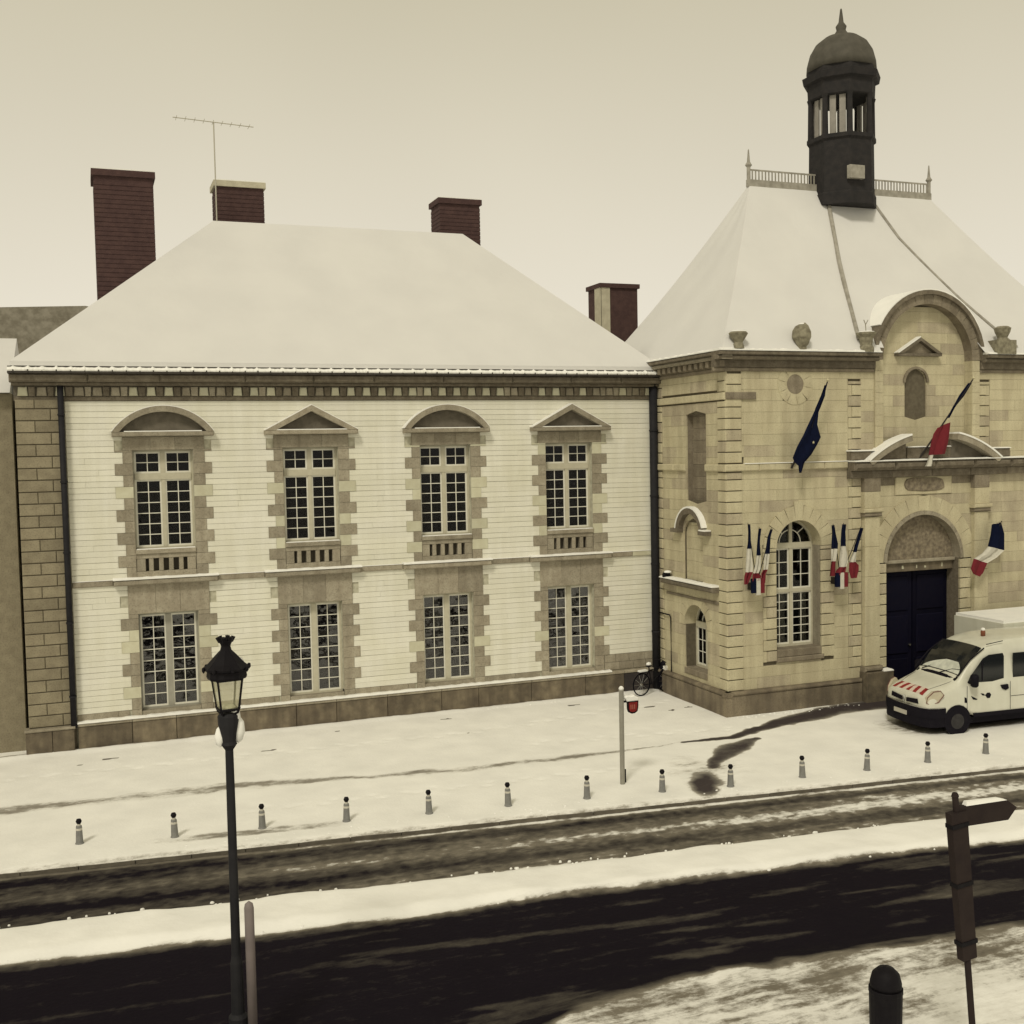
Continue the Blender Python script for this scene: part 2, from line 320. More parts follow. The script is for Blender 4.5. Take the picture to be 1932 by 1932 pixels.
def grid(name, x0, x1, v0, v1, res, zf, mf, m):
    nx = int((x1 - x0) / res) + 1; nv = int((v1 - v0) / res) + 1
    xs = np.linspace(x0, x1, nx); vv = np.linspace(v0, v1, nv); X, V = np.meshgrid(xs, vv); Y = V - SH * X
    Z = zf(X, Y, V); co = np.stack([X, Y, Z], -1).reshape(-1, 3)
    me = bpy.data.meshes.new(name); nf = (nx - 1) * (nv - 1)
    me.vertices.add(nx * nv); me.vertices.foreach_set('co', co.ravel())
    i, j = np.meshgrid(np.arange(nx - 1), np.arange(nv - 1)); a = (j * nx + i).ravel()
    q = np.stack([a, a + 1, a + nx + 1, a + nx], -1)
    me.loops.add(nf * 4); me.loops.foreach_set('vertex_index', q.ravel().astype(np.int32))
    me.polygons.add(nf); me.polygons.foreach_set('loop_start', np.arange(0, nf * 4, 4, dtype=np.int32))
    me.update(calc_edges=True); me.validate()
    me.polygons.foreach_set('use_smooth', np.ones(nf, dtype=bool))
    at = me.attributes.new('melt', 'FLOAT', 'POINT'); at.data.foreach_set('value', np.clip(mf(X, Y, V), 0, 1).ravel().astype(np.float32))
    return link(name, me, m, kind='structure')
KV = -8.8                                   # kerb
def z_pave(X, Y, V):
    z = .03 * (fbm(X, Y, 1.4, 3) - .5) + .012 * (fbm(X, Y, .3, 9) - .5)
    z += .05 * np.exp(-((Y - .0 + .18) / .22) ** 2) * (X < 16.3) * (.5 + fbm(X, Y, .5, 5))      # drift against the plinth
    for (ax, ay, bx, by) in ((-2, -2.2, 9.5, -2.7), (9.5, -2.7, 16.2, -1.6), (10.5, -4.4, 18.0, -5.6), (3.0, -6.9, 12.0, -7.4)):
        L_ = math.hypot(bx - ax, by - ay); n_ = int(L_ / .36)
        for k in range(n_):
            t = (k + .3 * math.sin(k * 3.7)) / n_; px = ax + (bx - ax) * t; py = ay + (by - ay) * t + (.09 if k % 2 else -.09) + .06 * math.sin(k * 1.3)
            m_ = (abs(X - px) < .4) & (abs(Y - py) < .3)
            z[m_] -= .028 * np.exp(-(((X[m_] - px) / .12) ** 2 + ((Y[m_] - py) / .065) ** 2))
    z += -.05 * sm(-V, 8.62, 8.8); return z
SPOTS = [(.3, -1.3, .22, .05), (9.2, -.95, .2, .05), (13.1, -.95, .22, .05), (15.0, -2.1, .2, .06), (14.6, -1.7, .3, .03), (15.4, -2.75, .1, .07), (4.1, -2.2, .22, .04),
         (9.3, -2.7, .1, .03), (6.1, -1.0, .08, .03), (-.4, -1.6, .06, .04), (16.0, -2.6, .12, .05)]
def m_pave(X, Y, V):
    jx = X + .5 * (fbm(X, Y, .8, 21) - .5); jy = Y + .3 * (fbm(X, Y, .6, 31) - .5)
    d = dist_line(jx, jy, [(-4, -4.55, .3), (-1.3, -4.75, .3), (3.2, -5.0, .28), (5.5, -5.5, .16), (7.7, -5.85, .2), (11, -6.05, .2), (12.6, -6.0, .05), (14, -5.9, .05)])
    m = .46 * np.exp(-d ** 2 * .6) * (.55 + .75 * fbm(X, Y, .9, 41))
    d = dist_line(jx, jy, [(14, -5.95, .07), (15.4, -6.0, .16), (16.6, -5.55, .22), (18.0, -5.05, .35), (19.4, -4.7, .45), (21.5, -4.6, .6), (24, -4.8, .7)])
    m = np.maximum(m, 1.0 * np.exp(-d ** 4 * .8))
    d = dist_line(jx, jy, [(15.9, -6.4, .12), (15.0, -6.8, .34), (14.2, -7.3, .30), (13.5, -8.2, .12)])
    m = np.maximum(m, .95 * np.exp(-d ** 4 * .7) * (.72 + .4 * fbm(X, Y, .5, 77)))
    kx = X + .25 * (fbm(X, Y, .3, 121) - .5) - 12.65; ky = Y + .4 * (fbm(X, Y, .4, 131) - .5) + 9.2; ka = kx * .87 - ky * .49; kb = kx * .49 + ky * .87
    m = np.maximum(m, 1.25 * np.exp(-((ka / .36) ** 2 + (kb / .85) ** 2) ** 1.3))
    m = np.maximum(m, .30 * np.exp(-(((X - 13.3) / 1.3) ** 2 + ((Y + 8.2) / 1.3) ** 2)) * (.5 + fbm(X, Y, .4, 78)))
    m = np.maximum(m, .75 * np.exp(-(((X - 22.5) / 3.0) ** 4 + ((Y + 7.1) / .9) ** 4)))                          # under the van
    m = np.maximum(m, .33 * sm(-V, 8.45, 8.75))
    m = np.maximum(m, .45 * np.exp(-((Y - .0 + .13) / .10) ** 2) * (X < 16.3) * (.4 + fbm(X, Y, .3, 6)))
    m = np.maximum(m, (.46 * (.6 + .6 * fbm(X, Y, .5, 66))) * np.exp(-(((X - 2.9) / 2.0) ** 4 + ((V + 8.0) / .22) ** 4)))                            # slush thrown up by the kerb at the left
    m = np.maximum(m, .35 * sm(fbm(X, Y, .16, 90), .72, .8) * np.exp(-(((X - 15.2) / 1.0) ** 2 + ((Y + .5) / .5) ** 2)))
    for a, b, rx, ry in SPOTS: m = np.maximum(m, .8 * (((X - a) / rx) ** 2 + ((Y - b) / ry) ** 2 < 1))
    return m
grid('pavement', -5, 31, KV, 3.5, .065, z_pave, m_pave, PAVE)
def bank(V, a, b, e): return sm(V, a, a + e) * (1 - sm(V, b - e, b))
def z_road(X, Y, V):
    w = .25 * (fbm(X, Y, 1.5, 61) - .5); q = V + w
    return -.11 + .10 * bank(q, -12.72, -11.2, .3) * (.6 + .8 * fbm(X, Y, .7, 8)) + .10 * (1 - sm(q, -16.2 - 1.0 * (1 - sm(X, 4, 8)), -15.6 - 1.0 * (1 - sm(X, 4, 8)))) * (.6 + .8 * fbm(X, Y, .6, 18)) + .012 * (fbm(X, Y, .4, 12) - .5)
def m_road(X, Y, V):
    w = .35 * (fbm(X * .5, Y, 1.2, 61) - .5); q = V + w
    base = .62 + .3 * (fbm(X * .22, V * 1.6, .7, 51) - .5)
    base += .22 * np.exp(-((V + 9.25) / .16) ** 2) + .20 * np.exp(-((V + 10.65) / .22) ** 2) - .16 * np.exp(-((V + 9.95) / .22) ** 2)
    base += .17 * (1 - sm(X, -1, 6)) - .10 * sm(X, 4, 9) - .08 * sm(X, 12, 17)
    base += .35 * (fbm(X, Y, .14, 99) - .5)
    base *= 1 - .5 * np.exp(-((V + 8.9) / .06) ** 2)
    m = base * (1 - bank(q, -12.8, -11.15, .32))
    dk = 1.12 * (.93 + .1 * fbm(X * .3, V, .5, 71)) - .30 * sm(fbm(X * .18, V * 1.5, .5, 73), .52, .70) * sm(X, 0, 5) - .22 * np.exp(-((V + 14.6) / .10) ** 2) * sm(fbm(X * .3, V, .9, 75), .35, .6) - .16 * np.exp(-((V + 13.5) / .12) ** 2) * sm(fbm(X * .3, V, .9, 76), .4, .6)
    m = np.where(V < -12.3, np.maximum(m, dk * (1 - sm(q + .12 * (fbm(X, Y, .16, 79) - .5), -13.0, -12.5))), m)
    lo = -16.0 - 1.9 * (1 - sm(X, 2.5, 7.5)) + .45 * (fbm(X, Y, 1.0, 81) - .5) * 1.6
    f = 1 - sm(V, lo - .3, lo + .1)
    near = .10 + .30 * fbm(X, Y, .9, 87) + .25 * fbm(X, Y, 1.2, 97) * sm(V, -18.5, -16)
    return m * (1 - f) + near * f
grid('road', -5, 31, -21.5, KV + .001, .065, z_road, m_road, ROAD)
mb = MB(); mb.add([(-400, -400, -.16), (400, -400, -.16), (400, 400, -.16), (-400, 400, -.16)], [(0, 1, 2, 3)]); mb.build('ground', SNOW, kind='structure')
KERB = mat('granite_kerb', (.13, .115, .09), .9, (.07, .06, .05), 5, .6, obj=.12, bump=.4)
kerb = bpy.data.objects.new('kerb', None); COL.objects.link(kerb); kerb['kind'] = 'structure'
for i in range(34):
    xa = -3.4 + i; xb = xa + .985; y = KV
    vs = []
    for z in (-.15, -.045):
        for (px, dv) in ((xa, .10), (xb, .10), (xb, .235), (xa, .235)): vs.append((px - xa, y - SH * px + dv - .10 - .02 - (y - SH * xa), z))
    MB().add(vs, [(3, 2, 1, 0), (4, 5, 6, 7), (0, 1, 5, 4), (1, 2, 6, 5), (2, 3, 7, 6), (3, 0, 4, 7)]).build('kerb_stone', KERB, kerb, loc=(xa, y - SH * xa, 0))

lump = random.Random(11); mb = MB()
def lumps(n, fx, smin, smax):
    for _ in range(n):
        x, y, z = fx(); r_ = lump.uniform(smin, smax); k = 6; base = [(x + r_ * math.cos(2 * PI * i / k) * lump.uniform(.7, 1.2), y + r_ * .8 * math.sin(2 * PI * i / k) * lump.uniform(.7, 1.2), z - .02) for i in range(k)]
        mid = [(x + (a - x) * .7, y + (b - y) * .7, z + r_ * .28 * lump.uniform(.4, 1.2)) for a, b, c in base]
        mb.add(base + mid + [(x + r_ * .2, y, z + r_ * .4)], [(i, (i + 1) % k, k + (i + 1) % k, k + i) for i in range(k)] + [(k + i, k + (i + 1) % k, 2 * k) for i in range(k)])
def near_kerb():
    x = lump.uniform(-3, 22); return (x, KV - SH * x + lump.uniform(.25, .6), .0)
def bank_edge():
    x = lump.uniform(-3, 22); v = lump.choice((-11.3, -12.5)) + lump.uniform(-.18, .18); return (x, v - SH * x, -.09)
def by_wall(): return (lump.uniform(-.4, 16.0), lump.uniform(-.42, -.2), .02)
def by_gate(): x = lump.uniform(16.5, 20.5); return (x, YF - lump.uniform(.2, .5), .0)
lumps(120, near_kerb, .015, .035); lumps(300, bank_edge, .015, .045); lumps(150, by_wall, .015, .04); lumps(60, by_gate, .02, .05)
mb.build('snow_clods', SNOW, label='small loose clods of snow along the wall, kerb and roadside banks', category='snow clods', kind='stuff', smooth=True)

# ------------------------------------------------------------------ windows (shared by both buildings)
_pane = {}
def pane_mesh(w, h, g=None):
    g = g or GLASS; k = (round(w, 3), round(h, 3), g.name)
    if k not in _pane:
        mb = MB(); mb.box(-w / 2, w / 2, -.004, .004, -h / 2, h / 2); me = bpy.data.meshes.new('pane'); me.from_pydata(mb.v, [], mb.f); me.materials.append(g); _pane[k] = me
    return _pane[k]
def sash(win, fr, u0, u1, z0, z1, cols, rows, w, bars, rz=0, g=None):
    """one casement leaf: stiles and rails go into 'bars', each pane is an object"""
    st = .045; bw_ = .022
    slab(bars, fr, rect(u0, u0 + st, z0, z1), w - .05, w); slab(bars, fr, rect(u1 - st, u1, z0, z1), w - .05, w)
    slab(bars, fr, rect(u0 + st, u1 - st, z0, z0 + st), w - .05, w - .001); slab(bars, fr, rect(u0 + st, u1 - st, z1 - st, z1), w - .05, w - .001)
    cu, cz = (u1 - u0 - 2 * st) / cols, (z1 - z0 - 2 * st) / rows
    for i in range(1, cols): slab(bars, fr, rect(u0 + st + i * cu - bw_ / 2, u0 + st + i * cu + bw_ / 2, z0 + st, z1 - st), w - .04, w - .006)
    for j in range(1, rows): slab(bars, fr, rect(u0 + st, u1 - st, z0 + st + j * cz - bw_ / 2, z0 + st + j * cz + bw_ / 2), w - .038, w - .008)
    for i in range(cols):
        for j in range(rows):
            c = fr(u0 + st + (i + .5) * cu, w - .026, z0 + st + (j + .5) * cz)
            o = link('pane', pane_mesh(cu - .004, cz - .004, g), None, win, c); k_ = .05 if g else .015; o.rotation_euler = (rnd.uniform(-k_, k_) * .6, 0, rz + rnd.uniform(-k_, k_))
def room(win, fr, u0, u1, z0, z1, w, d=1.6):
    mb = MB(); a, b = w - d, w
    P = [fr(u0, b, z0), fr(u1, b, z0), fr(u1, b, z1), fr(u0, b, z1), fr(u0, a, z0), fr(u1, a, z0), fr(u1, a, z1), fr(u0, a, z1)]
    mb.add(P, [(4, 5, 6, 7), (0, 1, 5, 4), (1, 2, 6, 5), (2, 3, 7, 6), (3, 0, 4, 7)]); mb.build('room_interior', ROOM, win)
def curtain(win, fr, u0, u1, z0, z1, w, folds=5):
    vs = []; fs = []; n = folds * 4
    for i in range(n + 1):
        u = u0 + (u1 - u0) * i / n; ww = w + .025 * math.sin(i * PI / 2)
        vs += [fr(u, ww, z0), fr(u, ww, z1), fr(u, ww - .01, z1), fr(u, ww - .01, z0)]
    for i in range(n):
        for k in range(4): a = i * 4 + k; b = i * 4 + (k + 1) % 4; fs.append((a, b, b + 4, a + 4))
    MB().add(vs, fs).build('curtain', CURT, win)

# ------------------------------------------------------------------ long white building
A = thing('town_building', 'long white two-storey stone building with tall paned windows under a snow-covered hipped roof', 'building', (0, 0, 0))
XI = [1.14, 5.02, 8.89, 12.76]; OW = 1.52
UB = (5.10, 7.70); LB = (.84, 3.40)
holes = [(x, x + OW, UB[0] - .7, UB[1]) for x in XI] + [(x, x + OW, LB[0], LB[1]) for x in XI]
mb = MB(); core(mb, FRONT_A, -1.5, 16.45, 0, 9.4, [(x, x + OW, UB[0] - .76, UB[1]) for x in XI] + [(x, x + OW, LB[0], LB[1]) for x in XI], -.35, -.03)
mb.build('wall', MORTARL, A)
MB().box(-1.5, -1.15, .36, 10.5, 0, 9.4).box(16.1, 16.44, .36, 10.5, 0, 9.4).box(-1.15, 16.1, 10.2, 10.5, 0, 9.4).build('rear_wall', PLASTER, A)
def cut(intervals, a, b):
    out = [(a, b)]
    for c, d in sorted(intervals):
        nx = []
        for p, q in out:
            if d <= p or c >= q: nx.append((p, q)); continue
            if c > p: nx.append((p, c))
            if d < q: nx.append((d, q))
        out = nx
    return [o for o in out if o[1] - o[0] > .05]
NAR, WID = (.24, .30), (.44, .48)
nc = 0
def row_blk(z, zbase): return int((z + .01 - zbase) / .3) % 2
for fl, (za, zb_) in enumerate(((.90, 4.19), (4.35, 8.97))):
    z = za; k = 0
    while z < zb_ - .05:
        h = min(.15, zb_ - z); iv = []
        for i, x in enumerate(XI):
            if z + .07 < (8.05 if fl else 4.19):
                wide = row_blk(z, za); e = WID if wide else NAR
                iv.append((x - e[0], x + OW + e[1]))
        if fl == 0 and z < 1.2: iv.append((14.6, 16.4))
        for a, b in cut(iv, -.44, 16.36):
            j = rnd.uniform(.003, .0075); t = rnd.uniform(-.004, .004)
            n_ = 1 if (b - a) > 6 else (2 if rnd.random() < .22 and nc < 260 else 1); e_ = [a, a + (b - a) * rnd.uniform(.3, .7), b] if n_ == 2 else [a, b]
            for a_, b_ in zip(e_, e_[1:]):
                s0, s1 = rnd.uniform(-.003, .003), rnd.uniform(-.003, .003)
                piece('wall_course', FRONT_A, [(a_ + (.003 if a_ > a else 0), z + j + s0), (b_, z + j + s1), (b_, z + h - j * .3 + s1), (a_ + (.003 if a_ > a else 0), z + h - j * .3 + s0)], -.03, t, .003, PLASTER, A); nc += 1
        z += .15; k += 1
print('wall courses', nc)
# base course stones just above the ledge
u = -.44
while u < 14.55:
    w = min(rnd.uniform(.7, 1.2), 14.6 - u)
    for a, b in cut([(x - .3, x + OW + .3) for x in XI], u, u + w): piece('base_stone', FRONT_A, rect(a + .004, b - .004, .72, .895), -.03, .004, .006, TRIM, A)
    u += w
for zz in (.72, .96):
    u = 14.6
    while u < 16.3:
        w = min(rnd.uniform(.35, .6), 16.38 - u); piece('base_stone', FRONT_A, rect(u + .004, u + w - .006, zz + .004, zz + .235), -.03, .006, .008, TRIM, A); u += w
# window surrounds
def surround(x, z0, z1, lint0, lint1, zbase):
    z = zbase
    while z < lint0 - .02:
        h = min(.3, lint0 - z); wide = row_blk(z, zbase); e = WID if wide else NAR
        m = TRIM if rnd.random() < (.75 if wide else .9) else TRIMP
        inner = .02
        for side in (0, 1):
            a, b = (x - e[0], x) if side == 0 else (x + OW, x + OW + e[1])
            piece('jamb_stone', FRONT_A, rect(a + .003, b, z + .003, z + h - .003), -.34, .018, .006, m, A)
        z += h
    cuts = [x - NAR[0], x + .45, x + 1.07, x + OW + NAR[1]]
    for a, b in zip(cuts, cuts[1:]): piece('lintel_stone', FRONT_A, rect(a + .002, b - .002, lint0, lint1), -.34, .022, .006, TRIM, A)
for i, x in enumerate(XI):
    surround(x, *UB, UB[1], 8.04, 4.35); surround(x, *LB, 3.42, 4.18, .90)
    # short stones right above the ledge at the foot of the lower jambs
    for a, b in ((x - NAR[0], x), (x + OW, x + OW + NAR[1])): piece('jamb_stone', FRONT_A, rect(a, b, .72, .897), -.34, .018, .006, TRIM, A)
    piece('window_sill', FRONT_A, rect(x + .005, x + OW - .005, .72, LB[0]), -.34, .0, .01, TRIM, A)
    # parapet with five slots under the upper window
    piece('window_sill', FRONT_A, rect(x - .0, x + OW, 4.98, 5.10), -.34, .06, .015, TRIM, A)
    bp = thing_p = None
    mb = MB(); slab(mb, FRONT_A, rect(x + .004, x + OW - .004, 4.36, 4.52), -.2, .012, .01); slab(mb, FRONT_A, rect(x + .004, x + OW - .004, 4.86, 4.978), -.2, .012, .01)
    par = mb.build('balustrade', TRIM, A)
    for k in range(6):
        a = x + .01 + k * .2525; wd = .225 if k in (0, 5) else .115; off = 0 if k == 0 else (.055 if k < 5 else .02)
        piece('baluster', FRONT_A, rect(a + off, min(a + off + wd, x + OW - .01), 4.52, 4.86), -.12, .006, .015, TRIM, par)
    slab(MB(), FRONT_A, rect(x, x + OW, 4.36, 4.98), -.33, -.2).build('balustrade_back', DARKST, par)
    snow_strip('snow', A, FRONT_A, x + .02, x + OW - .02, -.1, .05, 5.10, .018, seed=i)
    # pediment
    cx = x + OW / 2 + .02; hw = 1.27; zb = 8.05; rise = .66
    ped = slab(MB(), FRONT_A, rect(cx - hw, cx + hw, zb, zb + .12), -.02, .26, .02)
    if i % 2 == 0:
        R = (hw * hw + rise * rise) / (2 * rise); zc = zb + .13 + rise - R; a = math.asin(hw / R)
        o = arc(cx, zc, R, PI / 2 + a, PI / 2 - a, 18); inn = arc(cx, zc, R - .15, PI / 2 - a * .94, PI / 2 + a * .94, 18)
        for p in range(18):
            q = 18 - p; slab(ped, FRONT_A, [o[p], o[p + 1], inn[q - 1], inn[q]], -.02, .26)
        inner = arc(cx, zc, R - .12, PI / 2 - a * .93, PI / 2 + a * .93, 14)
        snowline = arc(cx, zc, R + .022, PI / 2 + a, PI / 2 - a, 18); top = o
    else:
        o = [(cx - hw, zb + .12), (cx, zb + .12 + rise * 1.02), (cx + hw, zb + .12)]
        for (p, q) in ((o[0], o[1]), (o[1], o[2])):
            slab(ped, FRONT_A, [p, q, (q[0], q[1] - .16) if q is o[1] else (q[0] - .28, q[1]), (p[0], p[1] - .16) if p is o[1] else (p[0] + .28, p[1])], -.02, .26)
        inner = [(cx - hw * .8, zb + .12), (cx, zb + .12 + rise * .85), (cx + hw * .8, zb + .12)]; inner = inner[::-1]
        snowline = [(p[0], p[1] + .025) for p in o]; top = o
    pd = ped.build('pediment', TRIM, A); recalc(pd.data)
    piece('tympanum', FRONT_A, inner, -.02, .05, 0, DARKST, pd)
    mb = MB()
    for p in range(len(top) - 1): slab(mb, FRONT_A, [top[p], top[p + 1], snowline[p + 1], snowline[p]], .0, .24)
    s = mb.build('snow', SNOW, pd); recalc(s.data)
    mb = slab(MB(), FRONT_A, rect(cx - hw + .3, cx + hw - .3, zb + .12, zb + .145), .05, .25).build('snow', SNOW, pd)
    # ledge section with snow under the window
    piece('ledge', FRONT_A, rect(x - .58, x + 2.05, 4.19, 4.34), -.03, .2, .03, TRIM, A)
    snow_strip('snow', A, FRONT_A, x - .6, x + 2.07, .0, .22, 4.34, .05, seed=20 + i)
    # lower-floor window
    for flr in (0, 1):
        z0, z1 = (UB if flr else LB); wn_ = bpy.data.objects.new('window', None); COL.objects.link(wn_); wn_.parent = A
        g0, g1 = x + .0, x + OW; w = -.24; bars = MB()
        fm = MB(); zt = z1 - .0
        slab(fm, FRONT_A, rect(g0, g0 + .05, z0, zt), w - .08, w + .02); slab(fm, FRONT_A, rect(g1 - .05, g1, z0, zt), w - .08, w + .02)
        slab(fm, FRONT_A, rect(g0 + .05, g1 - .05, z1 - .05, z1), w - .08, w + .018); slab(fm, FRONT_A, rect(g0 + .05, g1 - .05, z0, z0 + .05), w - .08, w + .03)
        mid = (g0 + g1) / 2
        if flr:
            slab(fm, FRONT_A, rect(g0 + .05, g1 - .05, 6.92, 7.09), w - .08, w + .05)
            slab(fm, FRONT_A, rect(mid - .06, mid + .06, 7.09, z1 - .05), w - .08, w + .02); slab(fm, FRONT_A, rect(mid - .05, mid + .05, z0 + .05, 6.92), w - .05, w + .035)
            sash(wn_, FRONT_A, g0 + .05, mid - .045, z0 + .05, 6.92, 2, 6, w, bars); sash(wn_, FRONT_A, mid + .045, g1 - .05, z0 + .05, 6.92, 2, 6, w, bars)
            sash(wn_, FRONT_A, g0 + .05, mid - .06, 7.09, z1 - .05, 2, 2, w, bars); sash(wn_, FRONT_A, mid + .06, g1 - .05, 7.09, z1 - .05, 2, 2, w, bars)
        else:
            slab(fm, FRONT_A, rect(mid - .07, mid + .07, z0 + .05, z1 - .05), w - .05, w + .035)
            sash(wn_, FRONT_A, g0 + .05, mid - .06, z0 + .05, z1 - .05, 2, 8, w, bars, g=GLASS2); sash(wn_, FRONT_A, mid + .06, g1 - .05, z0 + .05, z1 - .05, 2, 8, w, bars, g=GLASS2)
        fm.build('window_frame', FRAMEG if flr == 0 and i in (0,) else FRAMEM, wn_); bars.build('glazing_bars', BARM, wn_)
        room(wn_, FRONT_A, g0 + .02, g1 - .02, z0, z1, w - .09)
        if not flr:
            for s_ in ((0,), (1, 0), (0, 1), (0, 1))[i]:
                a = mid - .30 if s_ == 0 else g1 - .38
                curtain(wn_, FRONT_A, a, a + (.16, .14, .2, .26)[i], z0 + .1, z1 - .1, w - .2, 2)
            # slatted blind hung behind the middle panes
            mbs = MB()
            for q in range((6, 0, 5, 9)[i]): slab(mbs, FRONT_A, rect(g0 + .08, g1 - .08, 2.05 + q * .075, 2.08 + q * .075), w - .45, w - .43)
            if mbs.v: mbs.build('blind', CURT, wn_)
# ledge between windows, base ledge, plinth
edges = [-.44] + sum([[x - .58, x + 2.05] for x in XI], []) + [16.36]
for a, b in zip(edges[::2], edges[1::2]):
    n = max(1, round((b - a) / .9))
    for k in range(n): piece('ledge', FRONT_A, rect(a + (b - a) * k / n + .003, a + (b - a) * (k + 1) / n - .003, 4.19, 4.34), -.03, .055, .02, TRIMP if k % 2 else TRIM, A)
    snow_strip('snow', A, FRONT_A, a, b, .0, .058, 4.34, .015, seed=int(a * 7) + 50)
u = -.44
while u < 16.3:
    w = min(rnd.uniform(1.0, 1.8), 16.4 - u)
    if 16.4 - u - w < .4: w = 16.4 - u
    piece('plinth_stone', FRONT_A, rect(u + .006, u + w - .006, -.1, .615), -.03, .15, .012, PLINTH if u < 14.2 else SHADEP, A)
    piece('plinth_ledge', FRONT_A, rect(u + .004, u + w - .004, .62, .70), -.03, .18, .015, TRIM, A); u += w
snow_strip('snow', A, FRONT_A, -.45, 14.75, .0, .2, .70, .045, .5, seed=99)
# rusticated strip left of the drainpipe
z = .68
while z < 9.0:
    h = min(.3, 9.02 - z); s = -1.15 if int(z / .3) % 2 else -.78
    for a, b in ((-1.6, s), (s, -.46)): piece('quoin', FRONT_A, rect(a + .005, b - .008, z + .012, z + h - .012), -.1, .08, .014, RUST, A)
    z += .3
slab(MB(), FRONT_A, rect(-1.58, -.47, 0, 9.02), -.1, .045).build('pier_core', MORTAR, A)
for a, b in ((-1.68, -1.05), (-1.05, -.52)): piece('plinth_stone', FRONT_A, rect(a + .005, b - .005, -.1, .6), -.1, .22, .015, PLINTH, A)
piece('plinth_ledge', FRONT_A, rect(-1.7, -.5, .6, .67), -.1, .25, .02, TRIM, A)
# entablature
slab(MB(), FRONT_A, rect(-1.62, 16.44, 8.98, 9.09), -.03, .06, .015).build('frieze_moulding', CORN, A)
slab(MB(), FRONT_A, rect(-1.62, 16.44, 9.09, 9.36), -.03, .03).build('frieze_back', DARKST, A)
dm = {}
u = -1.55; k = 0
while u < 16.35:
    dw = .25 + rnd.uniform(-.015, .02)
    piece('frieze_stone', FRONT_A, [(u + .02, 9.105), (u + dw, 9.105), (u + dw - .02, 9.33), (u + .04, 9.33)], .0, .075, .02, TRIMP if rnd.random() < .7 else TRIM, A)
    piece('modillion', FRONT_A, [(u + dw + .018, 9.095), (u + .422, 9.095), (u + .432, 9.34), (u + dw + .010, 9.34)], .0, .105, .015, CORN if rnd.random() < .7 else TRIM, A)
    u += .44
slab(MB(), FRONT_A, rect(-1.66, 16.45, 9.36, 9.44), -.03, .26, .015).build('cornice_bed', CORN, A)
u = -1.7
while u < 16.4:
    w = min(rnd.uniform(1.3, 2.2), 16.46 - u)
    if 16.46 - u - w < .5: w = 16.46 - u
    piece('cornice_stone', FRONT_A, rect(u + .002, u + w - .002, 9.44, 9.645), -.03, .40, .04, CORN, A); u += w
g = MB(); slab(g, FRONT_A, rect(-1.72, 16.5, 9.645, 9.70), .0, .50); slab(g, FRONT_A, rect(-1.72, 16.5, 9.80, 9.835), -.2, .36)
u = -1.6
while u < 16.4:
    slab(g, FRONT_A, rect(u, u + .03, 9.66, 9.74), .36, .512); u += .33
g.build('gutter', ZINC, A)
r = random.Random(5); vs = []; fs = []; n = 420
for i in range(n + 1):
    u = -1.72 + 18.2 * i / n; ph = ((u + 1.6) % .33) / .33; b = math.exp(-((ph - .05 if ph < .5 else ph - 1.05) / .09) ** 2); hh = .10 + .04 * b + .012 * r.random()
    ww = .49 + .02 * r.random(); z = 9.70
    for w_, dz in ((.2, 0), (.2, hh * .85), (.36, hh), (ww - .03, hh * .75), (ww + .015, hh * .3), (ww, -.0)): vs.append(FRONT_A(u, w_, z + dz))
for i in range(n):
    for k in range(5): a = i * 6 + k; fs.append((a, a + 1, a + 7, a + 6))
gs = MB().add(vs, fs).build('gutter_snow', SNOW, A); recalc(gs.data)
# roof: hipped, thick snow
def roof(name, parent, x0, x1, y0, y1, ze, rx0, rx1, ry, zr, m, thick=.12, seg=26, sag=.0, seed=3):
    mb = MB(); B = [(x0, y0), (x1, y0), (x1, y1), (x0, y1)]; T = [(rx0, ry), (rx1, ry), (rx1, ry), (rx0, ry)]
    rr = np.random.RandomState(seed)
    for s in range(4):
        p0, p1, q0, q1 = B[s], B[(s + 1) % 4], T[s], T[(s + 1) % 4]; vs = []; fs = []; nu = seg
        for j in range(seg + 1):
            t = j / seg
            for i in range(nu + 1):
                a = i / nu; bx = p0[0] + (p1[0] - p0[0]) * a; by = p0[1] + (p1[1] - p0[1]) * a
                tx = q0[0] + (q1[0] - q0[0]) * a; ty = q0[1] + (q1[1] - q0[1]) * a
                d = 0
                if 0 < i < nu and 0 < j < seg: d = (rr.rand() - .5) * .010 * (1 if seg < 50 else .4)
                d += .035 * math.sin((bx + by) * 1.3 + t * 5) * math.sin(t * 7 + bx * .7 + by) * min(1, 5 * a, 5 * (1 - a), 5 * t, 5 * (1 - t))
                zz = ze + (zr - ze) * (t - sag * math.sin(PI * t)) + d
                vs.append((bx + (tx - bx) * t, by + (ty - by) * t, zz))
        for j in range(seg):
            for i in range(nu): k = j * (nu + 1) + i; fs.append((k, k + 1, k + nu + 2, k + nu + 1))
        mb.add(vs, fs)
        mb.add([(p0[0], p0[1], ze - thick), (p1[0], p1[1], ze - thick), (p1[0], p1[1], ze), (p0[0], p0[1], ze)], [(0, 1, 2, 3)])
    if seg < 50: mb.add([(x0, y0, ze - thick), (x1, y0, ze - thick), (x1, y1, ze - thick), (x0, y1, ze - thick)], [(3, 2, 1, 0)])
    return mb.build(name, m, parent, smooth=True)
roof('roof', A, -1.66, 16.5, -.36, 10.6, 9.95, 3.95, 12.0, 5.0, 14.72, ROOFSNOW, thick=.11)
